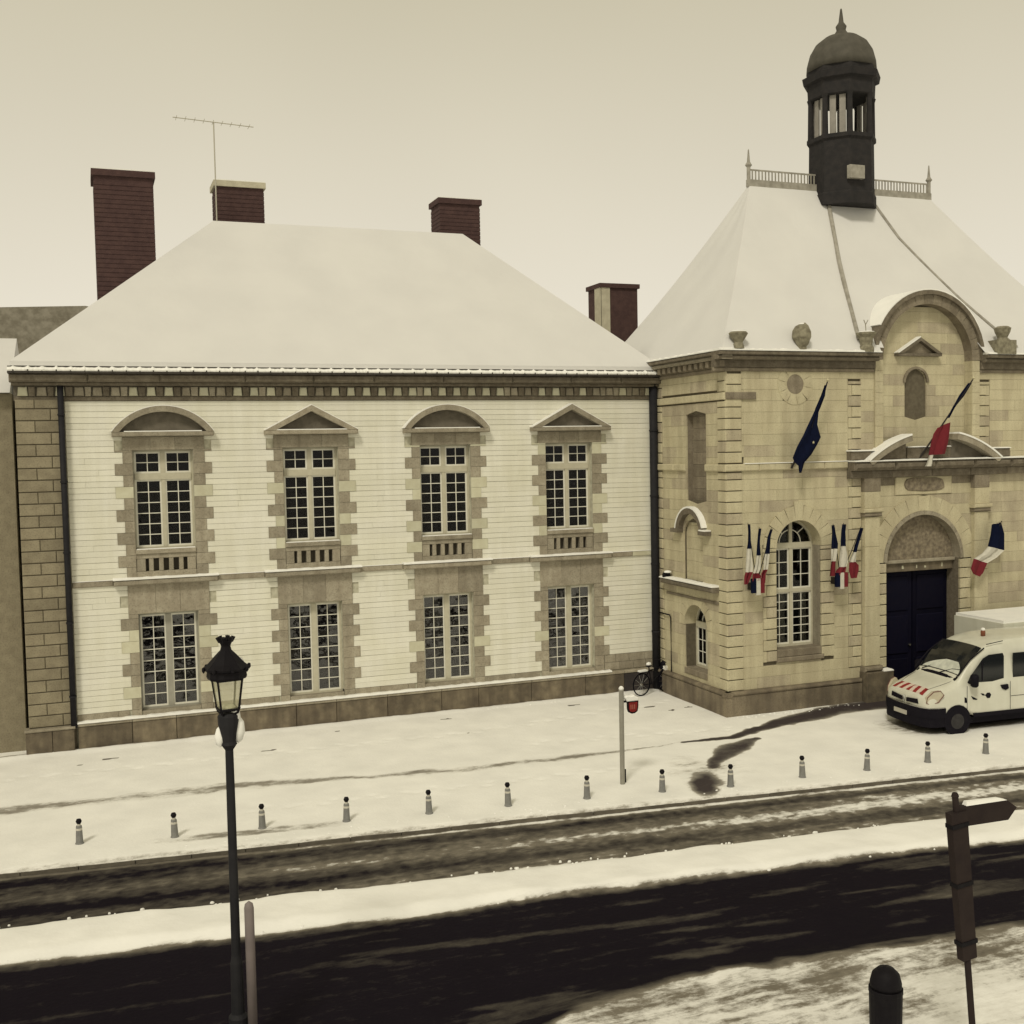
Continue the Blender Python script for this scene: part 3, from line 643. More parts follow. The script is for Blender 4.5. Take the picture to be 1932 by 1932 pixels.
def chimney(x0, x1, y0, y1, z0, z1, m, parent, cap=.0, pale=False):
    o = MB().box(x0, x1, y0, y1, z0, z1 - .18).build('chimney', m, parent)
    MB().box(x0 - .07, x1 + .07, y0 - .07, y1 + .07, z1 - .18, z1).build('chimney_cap', m if not pale else BRICKP, o)
    r = 0
    # brick courses as shallow raised bands
    mb = MB(); z = z0 + .1
    while z < z1 - .3: mb.box(x0 - .012, x1 + .012, y0 - .012, y1 + .012, z, z + .105); z += .13
    mb.build('brick_courses', m, o, kind='stuff')
    mb = MB(); n = 8; vs = []
    mb.box(x0 - .05, x1 + .05, y0 - .05, y1 + .05, z1, z1 + .035); mb.build('snow', SNOW, o)
    return o
chimney(.52, 2.12, 3.6, 5.0, 9.6, 15.72, BRICK, A)
chimney(4.13, 5.60, 5.7, 6.7, 12.5, 16.12, BRICK, A, pale=True)
chimney(11.42, 12.82, 5.6, 6.6, 12.0, 16.0, BRICK, A)
# drainpipes
def pipe(x, y, zt, zb, r, brk):
    mb = MB().tube([(x, y, zb), (x, y, zt)], r, 12)
    o = mb.build('downpipe', PIPE, A, smooth=True)
    for z in brk: MB().lathe([(r + .018, 0), (r + .018, .05)], 12, (x, y, z)).build('pipe_collar', PIPE, o)
    return o
pipe(-.53, -.16, 9.36, .62, .075, (1.4, 3.3, 5.1, 6.9, 8.6)); p = pipe(16.30, -.14, 9.45, .0, .125, (1.8, 3.9, 6.0, 8.0))
MB().lathe([(.12, 0), (.2, .22), (.21, .3)], 12, (16.26, -.2, 9.42)).build('rain_hopper', PIPE, p)
# grey rooftop of the neighbour at the far left and its plain wall
N1 = thing('neighbour_building', 'grey rough building with a tiled gable end at the far left behind the white roof', 'building', (0, 0, 0))
MB().box(-14, -1.7, .5, 9, 0, 9.2).build('wall', RUST, N1)
MB().add([(-14, .2, 9.2), (-1.72, .2, 9.2), (-1.72, 4.7, 11.0), (-14, 4.7, 11.0), (-1.72, 9.3, 9.2), (-14, 9.3, 9.2)], [(0, 1, 2, 3), (3, 2, 4, 5), (1, 4, 2), (0, 3, 5)]).build('roof', ROOFSNOW, N1)
o = MB().add([(-3.2, 11.5, 8.0), (1.6, 11.5, 8.0), (1.6, 11.5, 12.6), (.2, 11.5, 12.85), (-3.2, 11.5, 12.7), (-3.2, 13, 8), (1.6, 13, 8), (1.6, 13, 12.6), (.2, 13, 12.85), (-3.2, 13, 12.7)],
             [(0, 1, 2, 3, 4), (9, 8, 7, 6, 5), (1, 6, 7, 2), (2, 7, 8, 3), (3, 8, 9, 4), (4, 9, 5, 0), (0, 5, 6, 1)]).build('gable_wall', TILE, N1)
# aerial
an = thing('tv_aerial', 'thin rooftop television aerial on a mast above the ridge of the white roof', 'aerial', (4.05, 5.0, 14.6))
MB().tube([(0, 0, 0), (0, 0, 3.1)], .02, 6).build('mast', PALEM, an)
mb = MB().tube([(-1.2, 0, 3.15), (1.2, 0, 3.05)], .014, 6)
for k in range(9): mb.tube([(-1.1 + k * .27, -.25, 3.14 - k * .011), (-1.1 + k * .27, .25, 3.14 - k * .011)], .008, 5)
mb.build('boom', PALEM, an)

# ------------------------------------------------------------------ gatehouse
B = thing('gatehouse', 'cream ashlar town hall gatehouse with arched doorway, broken pediment, steep snowy roof and cupola', 'building', (0, 0, 0))
GX = 23.20; GR = 1.36; GZ = 4.00          # doorway arch
WX = 18.80; WR = .75; WZ = 4.62           # tall window arch
XE = 29.9
H = .31
class Hole:
    def __init__(s, u0, u1, z0, z1, arch=None, ring=0.0): s.u0, s.u1, s.z0, s.z1, s.arch, s.ring = u0, u1, z0, z1, arch, ring
    def at(s, z):
        if z < s.z0: return None
        if s.arch is None: return (s.u0, s.u1) if z < s.z1 - 1e-4 else None
        cz, r = s.arch; c = (s.u0 + s.u1) / 2
        if z <= cz:
            return (s.u0, s.u1)
        R = r + s.ring; d = R * R - (z - cz) ** 2
        # jambs above springing widen to the ring
        return (c - math.sqrt(d), c + math.sqrt(d)) if d > 0 else None
def fill(fr, u0, u1, z0, z1, holes, bl, w0, w1, m, parent, name='stone', lw=(.8, 1.25), bound=None, maxn=300, mfun=None, ch=.004, joint=.004):
    z = z0; row = 0; cnt = 0
    while z < z1 - .05:
        za, zb = z, min(z + H, z1); zs = [za + .0005, za + (zb - za) / 3, za + 2 * (zb - za) / 3, zb - .0005]
        # stones at this row
        x = u0 - rnd.uniform(0, .8); brk = []
        while x < u1: x += rnd.uniform(*lw); brk.append(x)
        # free segments as lists of (left[4], right[4])
        segs = [([u0] * 4, [u1] * 4)]
        if bound:
            q = [bound(t) for t in zs]
            segs = [([a[0] for a in q], [a[1] for a in q])] if all(q) else []
        blocks = [([b[0]] * 4, [b[1]] * 4) for b in bl if b[2] < (za + zb) / 2 < b[3]]
        for h in holes:
            q = [h.at(t) for t in zs]
            if not any(q): continue
            c = (h.u0 + h.u1) / 2; q = [a if a else (c, c) for a in q]; blocks.append(([a[0] for a in q], [a[1] for a in q]))
        for bl_, br_ in sorted(blocks, key=lambda b: b[0][0]):
            out = []
            for L_, R_ in segs:
                if br_[0] <= L_[0] + .001 and br_[3] <= L_[3] + .001 or bl_[0] >= R_[0] - .001 and bl_[3] >= R_[3] - .001: out.append((L_, R_)); continue
                if bl_[0] > L_[0] + .03 or bl_[3] > L_[3] + .03: out.append((L_, [max(a, b) for a, b in zip(bl_, L_)]))
                if br_[0] < R_[0] - .03 or br_[3] < R_[3] - .03: out.append(([min(a, b) for a, b in zip(br_, R_)], R_))
            segs = out
        for L_, R_ in segs:
            lo, hi = max(L_), min(R_); bb = [b for b in brk if lo + .3 < b < hi - .3]
            cur = L_
            for b in bb + [None]:
                nx = R_ if b is None else [b] * 4
                pts = [(cur[k] + joint / 2, min(max(zs[k], za + joint / 2), zb - joint / 2)) for k in range(4)] + [(nx[k] - joint / 2, min(max(zs[k], za + joint / 2), zb - joint / 2)) for k in (3, 2, 1, 0)]
                if len(set(cur)) == 1: pts = [pts[0], pts[3]] + pts[4:]
                if len(set(nx)) == 1: pts = pts[:-4] + [pts[-4], pts[-1]]
                c = (sum(p[0] for p in pts) / len(pts), (za + zb) / 2)
                t = rnd.uniform(-.003, .003)
                piece(name, fr, pts[::-1], w0, w1 + t, ch if len(pts) == 4 else 0, mfun(c) if mfun else m, parent); cnt += 1
                cur = nx
        z += H; row += 1
    return cnt
def quoins(fr, ua, ub, z0, z1, long_right, long_left, m, parent, w=.028, phase=0):
    z = z0; k = phase
    while z < z1 - .05:
        zb = min(z + H, z1); a = ua - (long_left if k % 2 else 0); b = ub + (long_right if k % 2 else 0)
        piece('quoin', fr, rect(a + .007, b - .007, z + .013, zb - .013), -.06, w, .014, m if rnd.random() < .8 else ASHM, parent)
        if not k % 2:
            if long_left: piece('stone', fr, rect(ua - long_left + .003, ua - .002, z + .003, zb - .003), -.06, .0, 0, m, parent)
            if long_right: piece('stone', fr, rect(ub + .002, ub + long_right - .003, z + .003, zb - .003), -.06, .0, 0, m, parent)
        z += H; k += 1
def voussoirs(fr, cx, cz, r, R, a0, a1, n, w0, w1, m, parent, name='voussoir', key=0):
    for i in range(n):
        t0 = a0 + (a1 - a0) * i / n; t1 = a0 + (a1 - a0) * (i + 1) / n; g = .008 / r
        RR = R + (key if i == n // 2 else 0)
        p = [(cx + r * math.cos(t), cz + r * math.sin(t)) for t in (t0, (t0 + t1) / 2, t1)] + [(cx + RR * math.cos(t), cz + RR * math.sin(t)) for t in (t1 - g, (t0 + t1) / 2, t0 + g)]
        piece(name, fr, p, w0, w1, 0, m, parent)
ZT = 9.62
hw_ = [Hole(WX - WR, WX + WR, 1.605, 5.4, (WZ, WR), .42), Hole(GX - GR, GX + GR, 0, 5.4, (GZ, GR), .55)]
# structural core
PAN = (21.64, 25.04)
mb = MB()
core(mb, FRONT_B, X0 + .02, XE, 0, ZT, [(WX - WR, WX + WR, 1.6, WZ + WR), (GX - GR, GX + GR, 0, GZ + GR), (PAN[0], PAN[1], 7.2, ZT)], -.6, -.05)
mb.build('wall_core', MORTAR, B)
slab(MB(), FRONT_B, rect(PAN[0] - .3, PAN[1] + .3, 7.0, 9.9), -.6, -.33).build('panel_core', MORTAR, B)
mb = MB(); core(mb, SIDE_B, .0, 4.0, 0, ZT, [(1.65, 2.95, .95, 2.9), (1.87, 2.98, 5.945, 8.43), (1.65, 2.75, 3.6, 5.3)], -.5, -.05)
mb.build('wall_core', MORTAR, B)
slab(MB(), SIDE_B, rect(1.6, 3.0, 3.4, 8.7), -.6, -.5).build('niche_back', ASHD, B)
MB().box(XE - .4, XE, YF + .6, 3.0, 0, ZT).box(X0 + .5, XE, 2.7, 3.0, 0, ZT).build('rear_wall', ASH, B)
# main courses, front
def mfront(c):
    u, z = c
    if z > 9.0 and u > 20.2: return ASH
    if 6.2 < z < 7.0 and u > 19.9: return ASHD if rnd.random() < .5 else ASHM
    if u > 24.6: return ASHM if rnd.random() < .45 else ASH
    return ASHM if rnd.random() < .16 else ASH
QS = [(16.45, 17.02), (17.62, 18.05 - .0), (19.55, 19.98), (20.5, 20.93), (21.46, 21.84), (24.56, 25.0)]
bl = [(16.45, 17.02, .6, 9.7), (17.6, 18.05, 1.4, 4.6), (19.55, 20.0, 1.4, 4.6), (20.5, 20.95, 1.0, 9.3), (20.95, 21.5, 0, 6.5), (21.5, 21.84, 0, 4.0), (24.56, 24.98, 0, 4.0), (24.98, 25.55, 0, 6.5), (25.25, 25.7, 7.1, 9.3), (20.5, 21.42, 7.0, 7.0), (21.42, 25.26, 7.0, 9.8),
      (22.15, 24.25, 5.95, 6.5), (16.4, 29.9, 6.78, 7.02), (28.3, 29.9, 0, 10), (18.30, 19.12, 8.80, 9.62)]
n1 = fill(FRONT_B, X0 + .003, XE, .68, ZT, hw_, bl, -.05, 0.0, ASH, B, mfun=mfront, lw=(.95, 1.45))
# everything beyond the frame's right edge: one plain mass
mb = MB(); z = .68
while z < ZT - .1: slab(mb, FRONT_B, rect(28.3, XE, z + .004, min(z + H, ZT) - .004), -.05, 0, .006); z += H
mb.build('distant_courses', ASH, B)
quoins(FRONT_B, 16.45, 16.95, .68, 6.78, .0, 0, ASH, B, .03); quoins(FRONT_B, 16.45, 16.95, 7.02, 9.55, 0, 0, ASH, B, .03)
for z_ in np.arange(.68, 9.5, H):
    if 6.6 < z_ < 7.02: continue
    piece('stone', FRONT_B, rect(16.953, 17.018, z_ + .004, z_ + H - .004), -.05, .0, 0, ASH, B); n1 += 1
for (a, b, z0, z1, lr, ll, ph) in ((17.72, 18.05, 1.4, 4.62, 0, .12, 0), (19.55, 19.88, 1.4, 4.62, .12, 0, 0), (20.63, 20.95, 1.0, 6.78, 0, .13, 1), (20.63, 20.95, 7.02, 9.3, 0, .13, 0),
                                (21.5, 21.84, .9, 3.98, 0, 0, 0), (24.56, 24.86, .9, 3.98, .12, 0, 0), (25.25, 25.55, 7.02, 9.3, .13, 0, 0)): quoins(FRONT_B, a, b, z0, z1, lr, ll, ASH, B, phase=ph)
voussoirs(FRONT_B, WX, WZ, WR, WR + .42, 0, PI, 11, -.45, .03, ASH, B, key=.12)
voussoirs(FRONT_B, GX, GZ, GR + .12, GR + .56, 0, PI, 13, -.5, .03, ASH, B)
voussoirs(FRONT_B, GX, GZ, GR, GR + .115, 0, PI, 16, -.55, .05, TRIM, B, name='arch_moulding')
# blind round niche with radiating stones
NX, NZ = 18.71, 9.2
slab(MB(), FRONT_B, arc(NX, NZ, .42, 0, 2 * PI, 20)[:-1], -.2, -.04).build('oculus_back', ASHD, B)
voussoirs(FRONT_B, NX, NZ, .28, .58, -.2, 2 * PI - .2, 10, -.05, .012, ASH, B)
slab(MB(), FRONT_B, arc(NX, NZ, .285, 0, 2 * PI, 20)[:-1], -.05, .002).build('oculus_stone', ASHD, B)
for k in (-2, -1, 0, 1, 2): piece('voussoir', FRONT_B, [(NX + .12 * k - .05, 9.60 - abs(k) * .03), (NX + .12 * k + .05, 9.60 - abs(k) * .03), (NX + .2 * k + .08, 9.77), (NX + .2 * k - .08, 9.77)], -.05, .02, .006, ASH, B)
# dark patch of eroded carving above the doorway
pl = []
for k in range(16): a = 2 * PI * k / 16; pl.append((23.2 + (.72 + .07 * rnd.random()) * math.copysign(abs(math.cos(a)) ** .55, math.cos(a)), 6.26 + (.19 + .03 * rnd.random()) * math.copysign(abs(math.sin(a)) ** .7, math.sin(a))))
piece('lintel_panel', FRONT_B, rect(22.16, 24.24, 5.96, 6.5), -.05, .03, .02, ASH, B)
piece('eroded_carving', FRONT_B, pl, .0, .06, .02, ROUGHR, B)
# frame wall pieces round the doorway head
# plinth
def plinth(fr, a, b, z1, w, m, n=1):
    for k in range(n): piece('plinth_stone', fr, rect(a + (b - a) * k / n + .002, a + (b - a) * (k + 1) / n - .002, -.1, z1), -.05, w, .012, m, B)
plinth(FRONT_B, X0 - .145, 20.88, .55, .14, RENDER, 2); plinth(SIDE_B, 0.05, 4.04, .55, .14, RENDER, 3)
slab(MB(), FRONT_B, rect(X0 - .172, 20.88, .55, .68), -.05, .17, .05).build('plinth_moulding', RENDER, B)
slab(MB(), SIDE_B, rect(.05, 4.04 + .165, .55, .68), -.05, .165, .05).build('plinth_moulding', RENDER, B)
plinth(FRONT_B, 20.88, 21.84, .86, .34, PLINTH); plinth(FRONT_B, 24.56, 25.65, .86, .34, PLINTH); plinth(FRONT_B, 25.66, 28.3, .6, .14, RENDER, 2)
piece('pilaster_base', FRONT_B, rect(20.9, 21.55, .862, 1.02), -.05, .26, .05, ASHD, B)
snow_strip('snow', B, FRONT_B, 21.5, 21.84, .05, .34, .86, .04, seed=4)
# pilasters flanking the doorway, each of long stones
for a in (20.96, 24.99):
    for k in range(5): piece('pilaster_stone', FRONT_B, rect(a, a + .53, 1.03 + k * .87, 1.03 + (k + 1) * .87 - .006), -.05, .16, .01, ASH, B)
    piece('pilaster_capital', FRONT_B, rect(a - .05, a + .58, 5.385, 5.5), -.05, .22, .03, ASHD, B); piece('pilaster_capital', FRONT_B, rect(a - .08, a + .61, 5.5, 5.62), -.05, .26, .03, ASH, B)
    piece('pilaster_stone', FRONT_B, rect(a - .02, a + .55, 5.62, 6.1), -.05, .18, .01, ASH, B); piece('pilaster_stone', FRONT_B, rect(a - .02, a + .55, 6.105, 6.5), -.05, .18, .01, ASHD, B)
# string course with snow, portal cornice
x_ = X0 - .08
while x_ < 20.4:
    w = min(rnd.uniform(.9, 1.4), 20.45 - x_)
    if 20.45 - x_ - w < .4: w = 20.45 - x_
    piece('string_course', FRONT_B, rect(x_ + .003, x_ + w - .003, 6.80, 7.0), -.05, .09, .03, ASH, B); x_ += w
snow_strip('snow', B, FRONT_B, 17.0, 20.45, .0, .1, 7.0, .022, seed=6)
for a, b in ((20.45, 21.9), (21.9, 23.35), (23.35, 24.8), (24.8, 26.2), (26.2, 28.2)):
    piece('portal_frieze', FRONT_B, rect(a + .003, b - .003, 6.50, 6.72), -.05, .20, .02, CORN if a < 26 else ASHD, B)
    piece('portal_cornice', FRONT_B, rect(a + .002, b - .002, 6.72, 6.98), -.05, .42, .09, CORN, B)
snow_strip('snow', B, FRONT_B, 20.43, 28.2, .0, .43, 6.98, .045, seed=8)
# side face string course
for a, b in ((.1, 1.2), (1.2, 1.86), (2.99, 4.04)): piece('string_course', SIDE_B, rect(a, b, 6.80, 7.0), -.05, .08, .03, ASH, B)
# broken segmental pediment
PC, PR, PB = 23.35, 3.95, 7.03; zc = 7.82 - PR; am = math.asin(2.42 / PR)
for sgn, t0, t1 in ((-1, am, .235), (1, -.20, -am)):
    a0, a1 = PI / 2 + t0, PI / 2 + t1; o = arc(PC, zc, PR, a0, a1, 10); q = arc(PC, zc, PR - .17, a0, a1, 10)
    mb = MB()
    for k in range(10): slab(mb, FRONT_B, [o[k], o[k + 1], q[k + 1], q[k]], -.02, .42)
    ob = mb.build('broken_pediment', TRIM, B); recalc(ob.data)
    mb = MB(); s2 = arc(PC, zc, PR + .05, a0, a1, 10)
    for k in range(10): slab(mb, FRONT_B, [o[k], o[k + 1], s2[k + 1], s2[k]], -.02, .44)
    ob2 = mb.build('snow', SNOW, ob); recalc(ob2.data)
    q3 = arc(PC, zc, PR - .175, a0, a1, 10); slab(MB(), FRONT_B, [p for p in q3 if p[1] > PB] + [(q3[-1][0], PB), (max(q3[0][0], PC - 2.2) if sgn < 0 else q3[0][0], PB)][(0 if sgn < 0 else 0):], -.02, .1).build('tympanum', DARKST if sgn > 0 else CORN, ob)
piece('pedestal', FRONT_B, rect(22.5, 24.1, 7.03, 7.36), -.05, .14, .02, CORN, B); snow_strip('snow', B, FRONT_B, 22.5, 24.1, -.05, .16, 7.36, .035, seed=12)
piece('pedestal', FRONT_B, rect(20.45, 21.15, 7.03, 7.28), -.05, .22, .02, CORN, B); snow_strip('snow', B, FRONT_B, 20.43, 21.3, -.05, .26, 7.28, .04, seed=13)
piece('pedestal', FRONT_B, rect(25.55, 26.3, 7.03, 7.28), -.05, .22, .02, CORN, B); snow_strip('snow', B, FRONT_B, 25.5, 26.3, -.05, .26, 7.28, .04, seed=14)
# tall arched gable panel
AX, AZ, AR = 23.34, 9.92, 1.92; IR = 1.64
n2 = fill(FRONT_B, AX - IR, AX + IR, 7.03, AZ + IR - .05, [Hole(22.74, 23.54, 8.265, 9.7, (9.28, .40), 0)], [(21.0, 26, 7.0, 7.03)], -.33, -.27, ASH, B, lw=(.8, 1.2),
          bound=lambda z: (AX - IR, AX + IR) if z < AZ else ((AX - math.sqrt(IR ** 2 - (z - AZ) ** 2), AX + math.sqrt(IR ** 2 - (z - AZ) ** 2)) if abs(z - AZ) < IR - .002 else None), mfun=lambda c: ASHM if (rnd.random() < .3) else ASH)
slab(MB(), FRONT_B, arc(AX, AZ, IR + .05, 0, PI, 24) , -.6, -.335).build('panel_core', MORTAR, B)
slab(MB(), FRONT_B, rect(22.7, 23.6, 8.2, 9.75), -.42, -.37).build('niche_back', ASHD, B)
mb = MB(); nn = arc(23.14, 9.28, .40, 0, PI, 12); no = arc(23.14, 9.28, .47, 0, PI, 12)
for k in range(12): slab(mb, FRONT_B, [nn[k], nn[k + 1], no[k + 1], no[k]], -.3, -.22)
o = mb.build('niche_moulding', ASHD, B); recalc(o.data)
voussoirs(FRONT_B, AX, AZ, IR, AR, 0, PI, 17, -.55, .06, ASHD, B, name='gable_arch_stone')
for k in range(9):
    for a, b in ((AX - AR, AX - IR), (AX + IR, AX + AR)): piece('gable_leg_stone', FRONT_B, rect(a, b, 7.03 + k * .321, 7.03 + (k + 1) * .321 - .004), -.55, .06, .008, ASH, B)
mb = MB(); a_ = arc(AX, AZ, AR + .12, 0, PI, 24); b_ = arc(AX, AZ, AR, 0, PI, 24)
for k in range(24): slab(mb, FRONT_B, [b_[k], b_[k + 1], a_[k + 1], a_[k]], -2.6, .16)
o = mb.build('gable_coping', CORN, B); recalc(o.data)
mb = MB(); a2 = arc(AX, AZ, AR + .16, .5, PI - .5, 20); b2 = arc(AX, AZ, AR + .12, .5, PI - .5, 20)
for k in range(20): slab(mb, FRONT_B, [b2[k], b2[k + 1], a2[k + 1], a2[k]], -2.6, .15)
o = mb.build('snow', SNOW, B); recalc(o.data)
# its small pediment
mb = MB(); c = 23.16; slab(mb, FRONT_B, rect(c - .80, c + .80, 10.05, 10.13), -.3, -.08)
for s in (-1, 1): slab(mb, FRONT_B, [(c + s * .8, 10.13), (c, 10.60), (c, 10.50), (c + s * .62, 10.13)], -.3, -.06)
o = mb.build('small_pediment', CORN, B); recalc(o.data)
slab(MB(), FRONT_B, [(c - .6, 10.13), (c + .6, 10.13), (c, 10.49)], -.3, -.2).build('tympanum', ASHD, o)
mb = MB(); slab(mb, FRONT_B, [(c - .8, 10.13), (c, 10.60), (c, 10.63), (c - .82, 10.15)], -.3, -.06); o2 = mb.build('snow', SNOW, o); recalc(o2.data)
# main cornice of the gatehouse
def cornice(fr, a, b, dent=False, ext=0, snowr=True, m=CORN):
    slab(MB(), fr, rect(a, b + ext * .06, 9.55, 9.66), -.05, .06, .02).build('cornice_bed', ASHD, B)
    slab(MB(), fr, rect(a, b + ext * .10, 9.66, 9.86), -.05, .10).build('frieze_band', ASHD if dent else CORN, B)
    slab(MB(), fr, rect(a, b + ext * .30, 9.86, 9.98), -.05, .30, .04).build('cornice_slab', CORN if not dent else TRIM, B)
    slab(MB(), fr, rect(a, b + ext * .38, 9.98, 10.09), -.05, .38, .02).build('cornice_slab', CORN, B)
    if dent:
        u = a + .1
        while u < b: piece('dentil', fr, rect(u, u + .16, 9.68, 9.85), .09, .24, .015, ASHD, B); u += .31
    if snowr: snow_strip('snow', B, fr, a, b + ext * .40, .0, .40, 10.09, .07, .5, seed=int(a))
cornice(SIDE_B, -.45, 4.04, True, 0.98); cornice(FRONT_B, X0 - .4, 21.40, False); cornice(FRONT_B, 25.28, XE + .3)
for q in (9.66,): pass
piece('side_band', SIDE_B, rect(.1, 4.04, 8.78, 8.98), -.05, .05, .015, ASH, B); piece('side_band', FRONT_B, rect(X0, 17.4, 8.78, 8.98), -.0, .062, .015, ASHD, B)
# side face stones
hs = [Hole(1.65, 2.95, .985, 2.9, (2.25, .65), .3), Hole(1.87, 2.98, 5.945, 8.432), Hole(1.65, 2.75, 3.465, 5.3, (4.85, .55), .0)]
bls = [(0, .42, .6, 9.6), (3.6, 4.1, .6, 9.6), (0, 4.1, 6.78, 7.02), (.6, 3.65, 3.40, 3.62), (0, 4.1, 8.75, 9.0)]
n3 = fill(SIDE_B, 0.0, 4.038, .68, ZT, hs, bls, -.05, 0, ASH, B, name='flank_stone', lw=(.7, 1.1), mfun=lambda c: ASHM if rnd.random() < .3 else ASH)
quoins(SIDE_B, .12, .42, .68, 6.78, 0, 0, ASH, B); quoins(SIDE_B, .12, .42, 7.02, 8.75, 0, 0, ASH, B)
quoins(SIDE_B, 3.62, 4.04 + .02, .68, 6.78, 0, 0, ASH, B, .025); quoins(SIDE_B, 3.62, 4.04 + .02, 7.02, 8.75, 0, 0, ASH, B, .025)
for a, b in ((.005, .42), (3.6, 4.036)): quoins(SIDE_B, a, b, 8.99, 9.56, 0, 0, ASH, B, .004)
voussoirs(SIDE_B, 2.30, 2.25, .65, .95, 0, PI, 9, -.4, .01, ASH, B)
for a, b, z0, z1, d in ((1.865, 2.985, 5.94, 8.45, -.22), (1.65, 2.75, 3.46, 5.42, -.10)):
    z = z0
    while z < z1 - .02: piece('niche_stone', SIDE_B, rect(a, b, z, min(z + .35, z1) - .005), -.5, d, .004, ASHD if d < -.2 else ASH, B); z += .35
# reveals of the deep blind window
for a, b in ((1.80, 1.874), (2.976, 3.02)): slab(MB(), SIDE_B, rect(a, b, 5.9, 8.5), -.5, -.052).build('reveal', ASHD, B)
# hood over the lower niche
mb = MB(); ho = arc(2.2, 4.95, .78, .12, PI - .12, 12); hi_ = arc(2.2, 4.95, .62, .12, PI - .12, 12)
for k in range(12): slab(mb, SIDE_B, [hi_[k], hi_[k + 1], ho[k + 1], ho[k]], -.02, .16)
for a, b in ((1.20, 1.62), (2.80, 3.22)): slab(mb, SIDE_B, rect(a, b, 4.98, 5.1), -.02, .2)
hood = mb.build('niche_hood', CORN, B); recalc(hood.data)
mb = MB(); hs2 = arc(2.2, 4.95, .83, .3, PI - .12, 12); h1 = arc(2.2, 4.95, .78, .3, PI - .12, 12)
for k in range(12): slab(mb, SIDE_B, [h1[k], h1[k + 1], hs2[k + 1], hs2[k]], -.02, .17)
slab(mb, SIDE_B, rect(2.85, 3.2, 5.1, 5.14), -.02, .2); o = mb.build('snow', SNOW, hood); recalc(o.data)
# ledge with snow above the small window
piece('side_ledge', SIDE_B, rect(.6, 3.65, 3.40, 3.56), -.05, .26, .04, CORN, B); snow_strip('snow', B, SIDE_B, .6, 3.65, .0, .27, 3.56, .05, seed=17)
piece('side_band', SIDE_B, rect(.6, 3.6, 3.05, 3.13), -.05, .03, .01, ASHD, B)
# small arched window
def arch_window(fr, c, r, z0, zs, w, cols, rows, trans, rz, cur=True, fan=True):
    win = bpy.data.objects.new('window', None); COL.objects.link(win); win.parent = B
    fm = MB(); bars = MB(); a, b = c - r, c + r
    slab(fm, fr, rect(a, a + .06, z0, zs), w - .08, w + .02); slab(fm, fr, rect(b - .06, b, z0, zs), w - .08, w + .02); slab(fm, fr, rect(a + .06, b - .06, z0, z0 + .07), w - .08, w + .03)
    slab(fm, fr, rect(a + .06, b - .06, zs - .07, zs + .09), w - .08, w + .05)
    o = arc(c, zs, r, 0, PI, 16); q = arc(c, zs, r - .06, 0, PI, 16)
    for k in range(16): slab(fm, fr, [q[k], q[k + 1], o[k + 1], o[k]], w - .08, w + .02)
    slab(fm, fr, rect(c - .05, c + .05, z0 + .07, zs + r - .06), w - .06, w + .035)
    lev = [z0 + .07] + list(trans) + [zs - .07]
    for i, (p, q_) in enumerate(zip(lev, lev[1:])):
        if i: slab(fm, fr, rect(a + .06, b - .06, p - .04, p + .05), w - .08, w + .045)
        p2 = p + (.05 if i else 0); q2 = q_ - (.04 if i < len(rows) - 1 else 0)
        sash(win, fr, a + .06, c - .045, p2, q2, cols, rows[i], w, bars, rz); sash(win, fr, c + .045, b - .06, p2, q2, cols, rows[i], w, bars, rz)
    # fanlight
    if fan:
        s1 = arc(c, zs + .09, r * .5, 0, PI, 12); s2 = arc(c, zs + .09, r * .5 - .025, 0, PI, 12)
        for k in range(12): slab(bars, fr, [s2[k], s2[k + 1], s1[k + 1], s1[k]], w - .04, w - .006)
        for t in (PI / 4, 3 * PI / 4):
            n_ = (-math.sin(t) * .012, math.cos(t) * .012); p0 = (c + r * .5 * math.cos(t), zs + .09 + r * .5 * math.sin(t)); p1 = (c + (r - .09) * math.cos(t), zs + .03 + (r - .09) * math.sin(t))
            slab(bars, fr, [(p0[0] - n_[0], p0[1] - n_[1]), (p1[0] - n_[0], p1[1] - n_[1]), (p1[0] + n_[0], p1[1] + n_[1]), (p0[0] + n_[0], p0[1] + n_[1])], w - .04, w - .01)
    for t0, t1 in ((0, PI / 2), (PI / 2, PI)):
        pts = [(c, zs + .09)] + [(c + (r - .05) * math.cos(t), max(zs + .09, zs + (r - .05) * math.sin(t))) for t in [t0 + (t1 - t0) * k / 7 for k in range(8)]]
        slab(MB(), fr, pts, w - .03, w - .022).build('pane', GLASS, win)
    fo = fm.build('window_frame', FRAMEM, win); recalc(fo.data); bo = bars.build('glazing_bars', BARM, win); recalc(bo.data)
    room(win, fr, a + .01, b - .01, z0, zs + r, w - .09)
    if cur:
        for s in (0, 1):
            e_ = (c - .06, b - .08)[s]; wd = r * .36
            curtain(win, fr, e_ - wd, e_ - .02, z0 + .1, lev[1] if len(lev) > 2 else zs, w - .16, 3)
    return win
arch_window(FRONT_B, WX, WR, 1.72, WZ, -.42, 2, (6, 3), (3.33,), 0)
arch_window(SIDE_B, 2.30, .65, .98, 2.25, -.40, 2, (3,), (), PI / 2, cur=False)
slab(MB(), FRONT_B, rect(WX - WR, WX + WR, 1.5, 1.72), -.5, .04, .02).build('window_sill', ASHD, B); piece('window_sill', FRONT_B, rect(WX - WR - .02, WX + WR + .06, 1.36, 1.5), -.05, .07, .02, ASHD, B)
slab(MB(), SIDE_B, rect(1.65, 2.95, .80, .98), -.45, .03, .02).build('window_sill', ASHD, B)
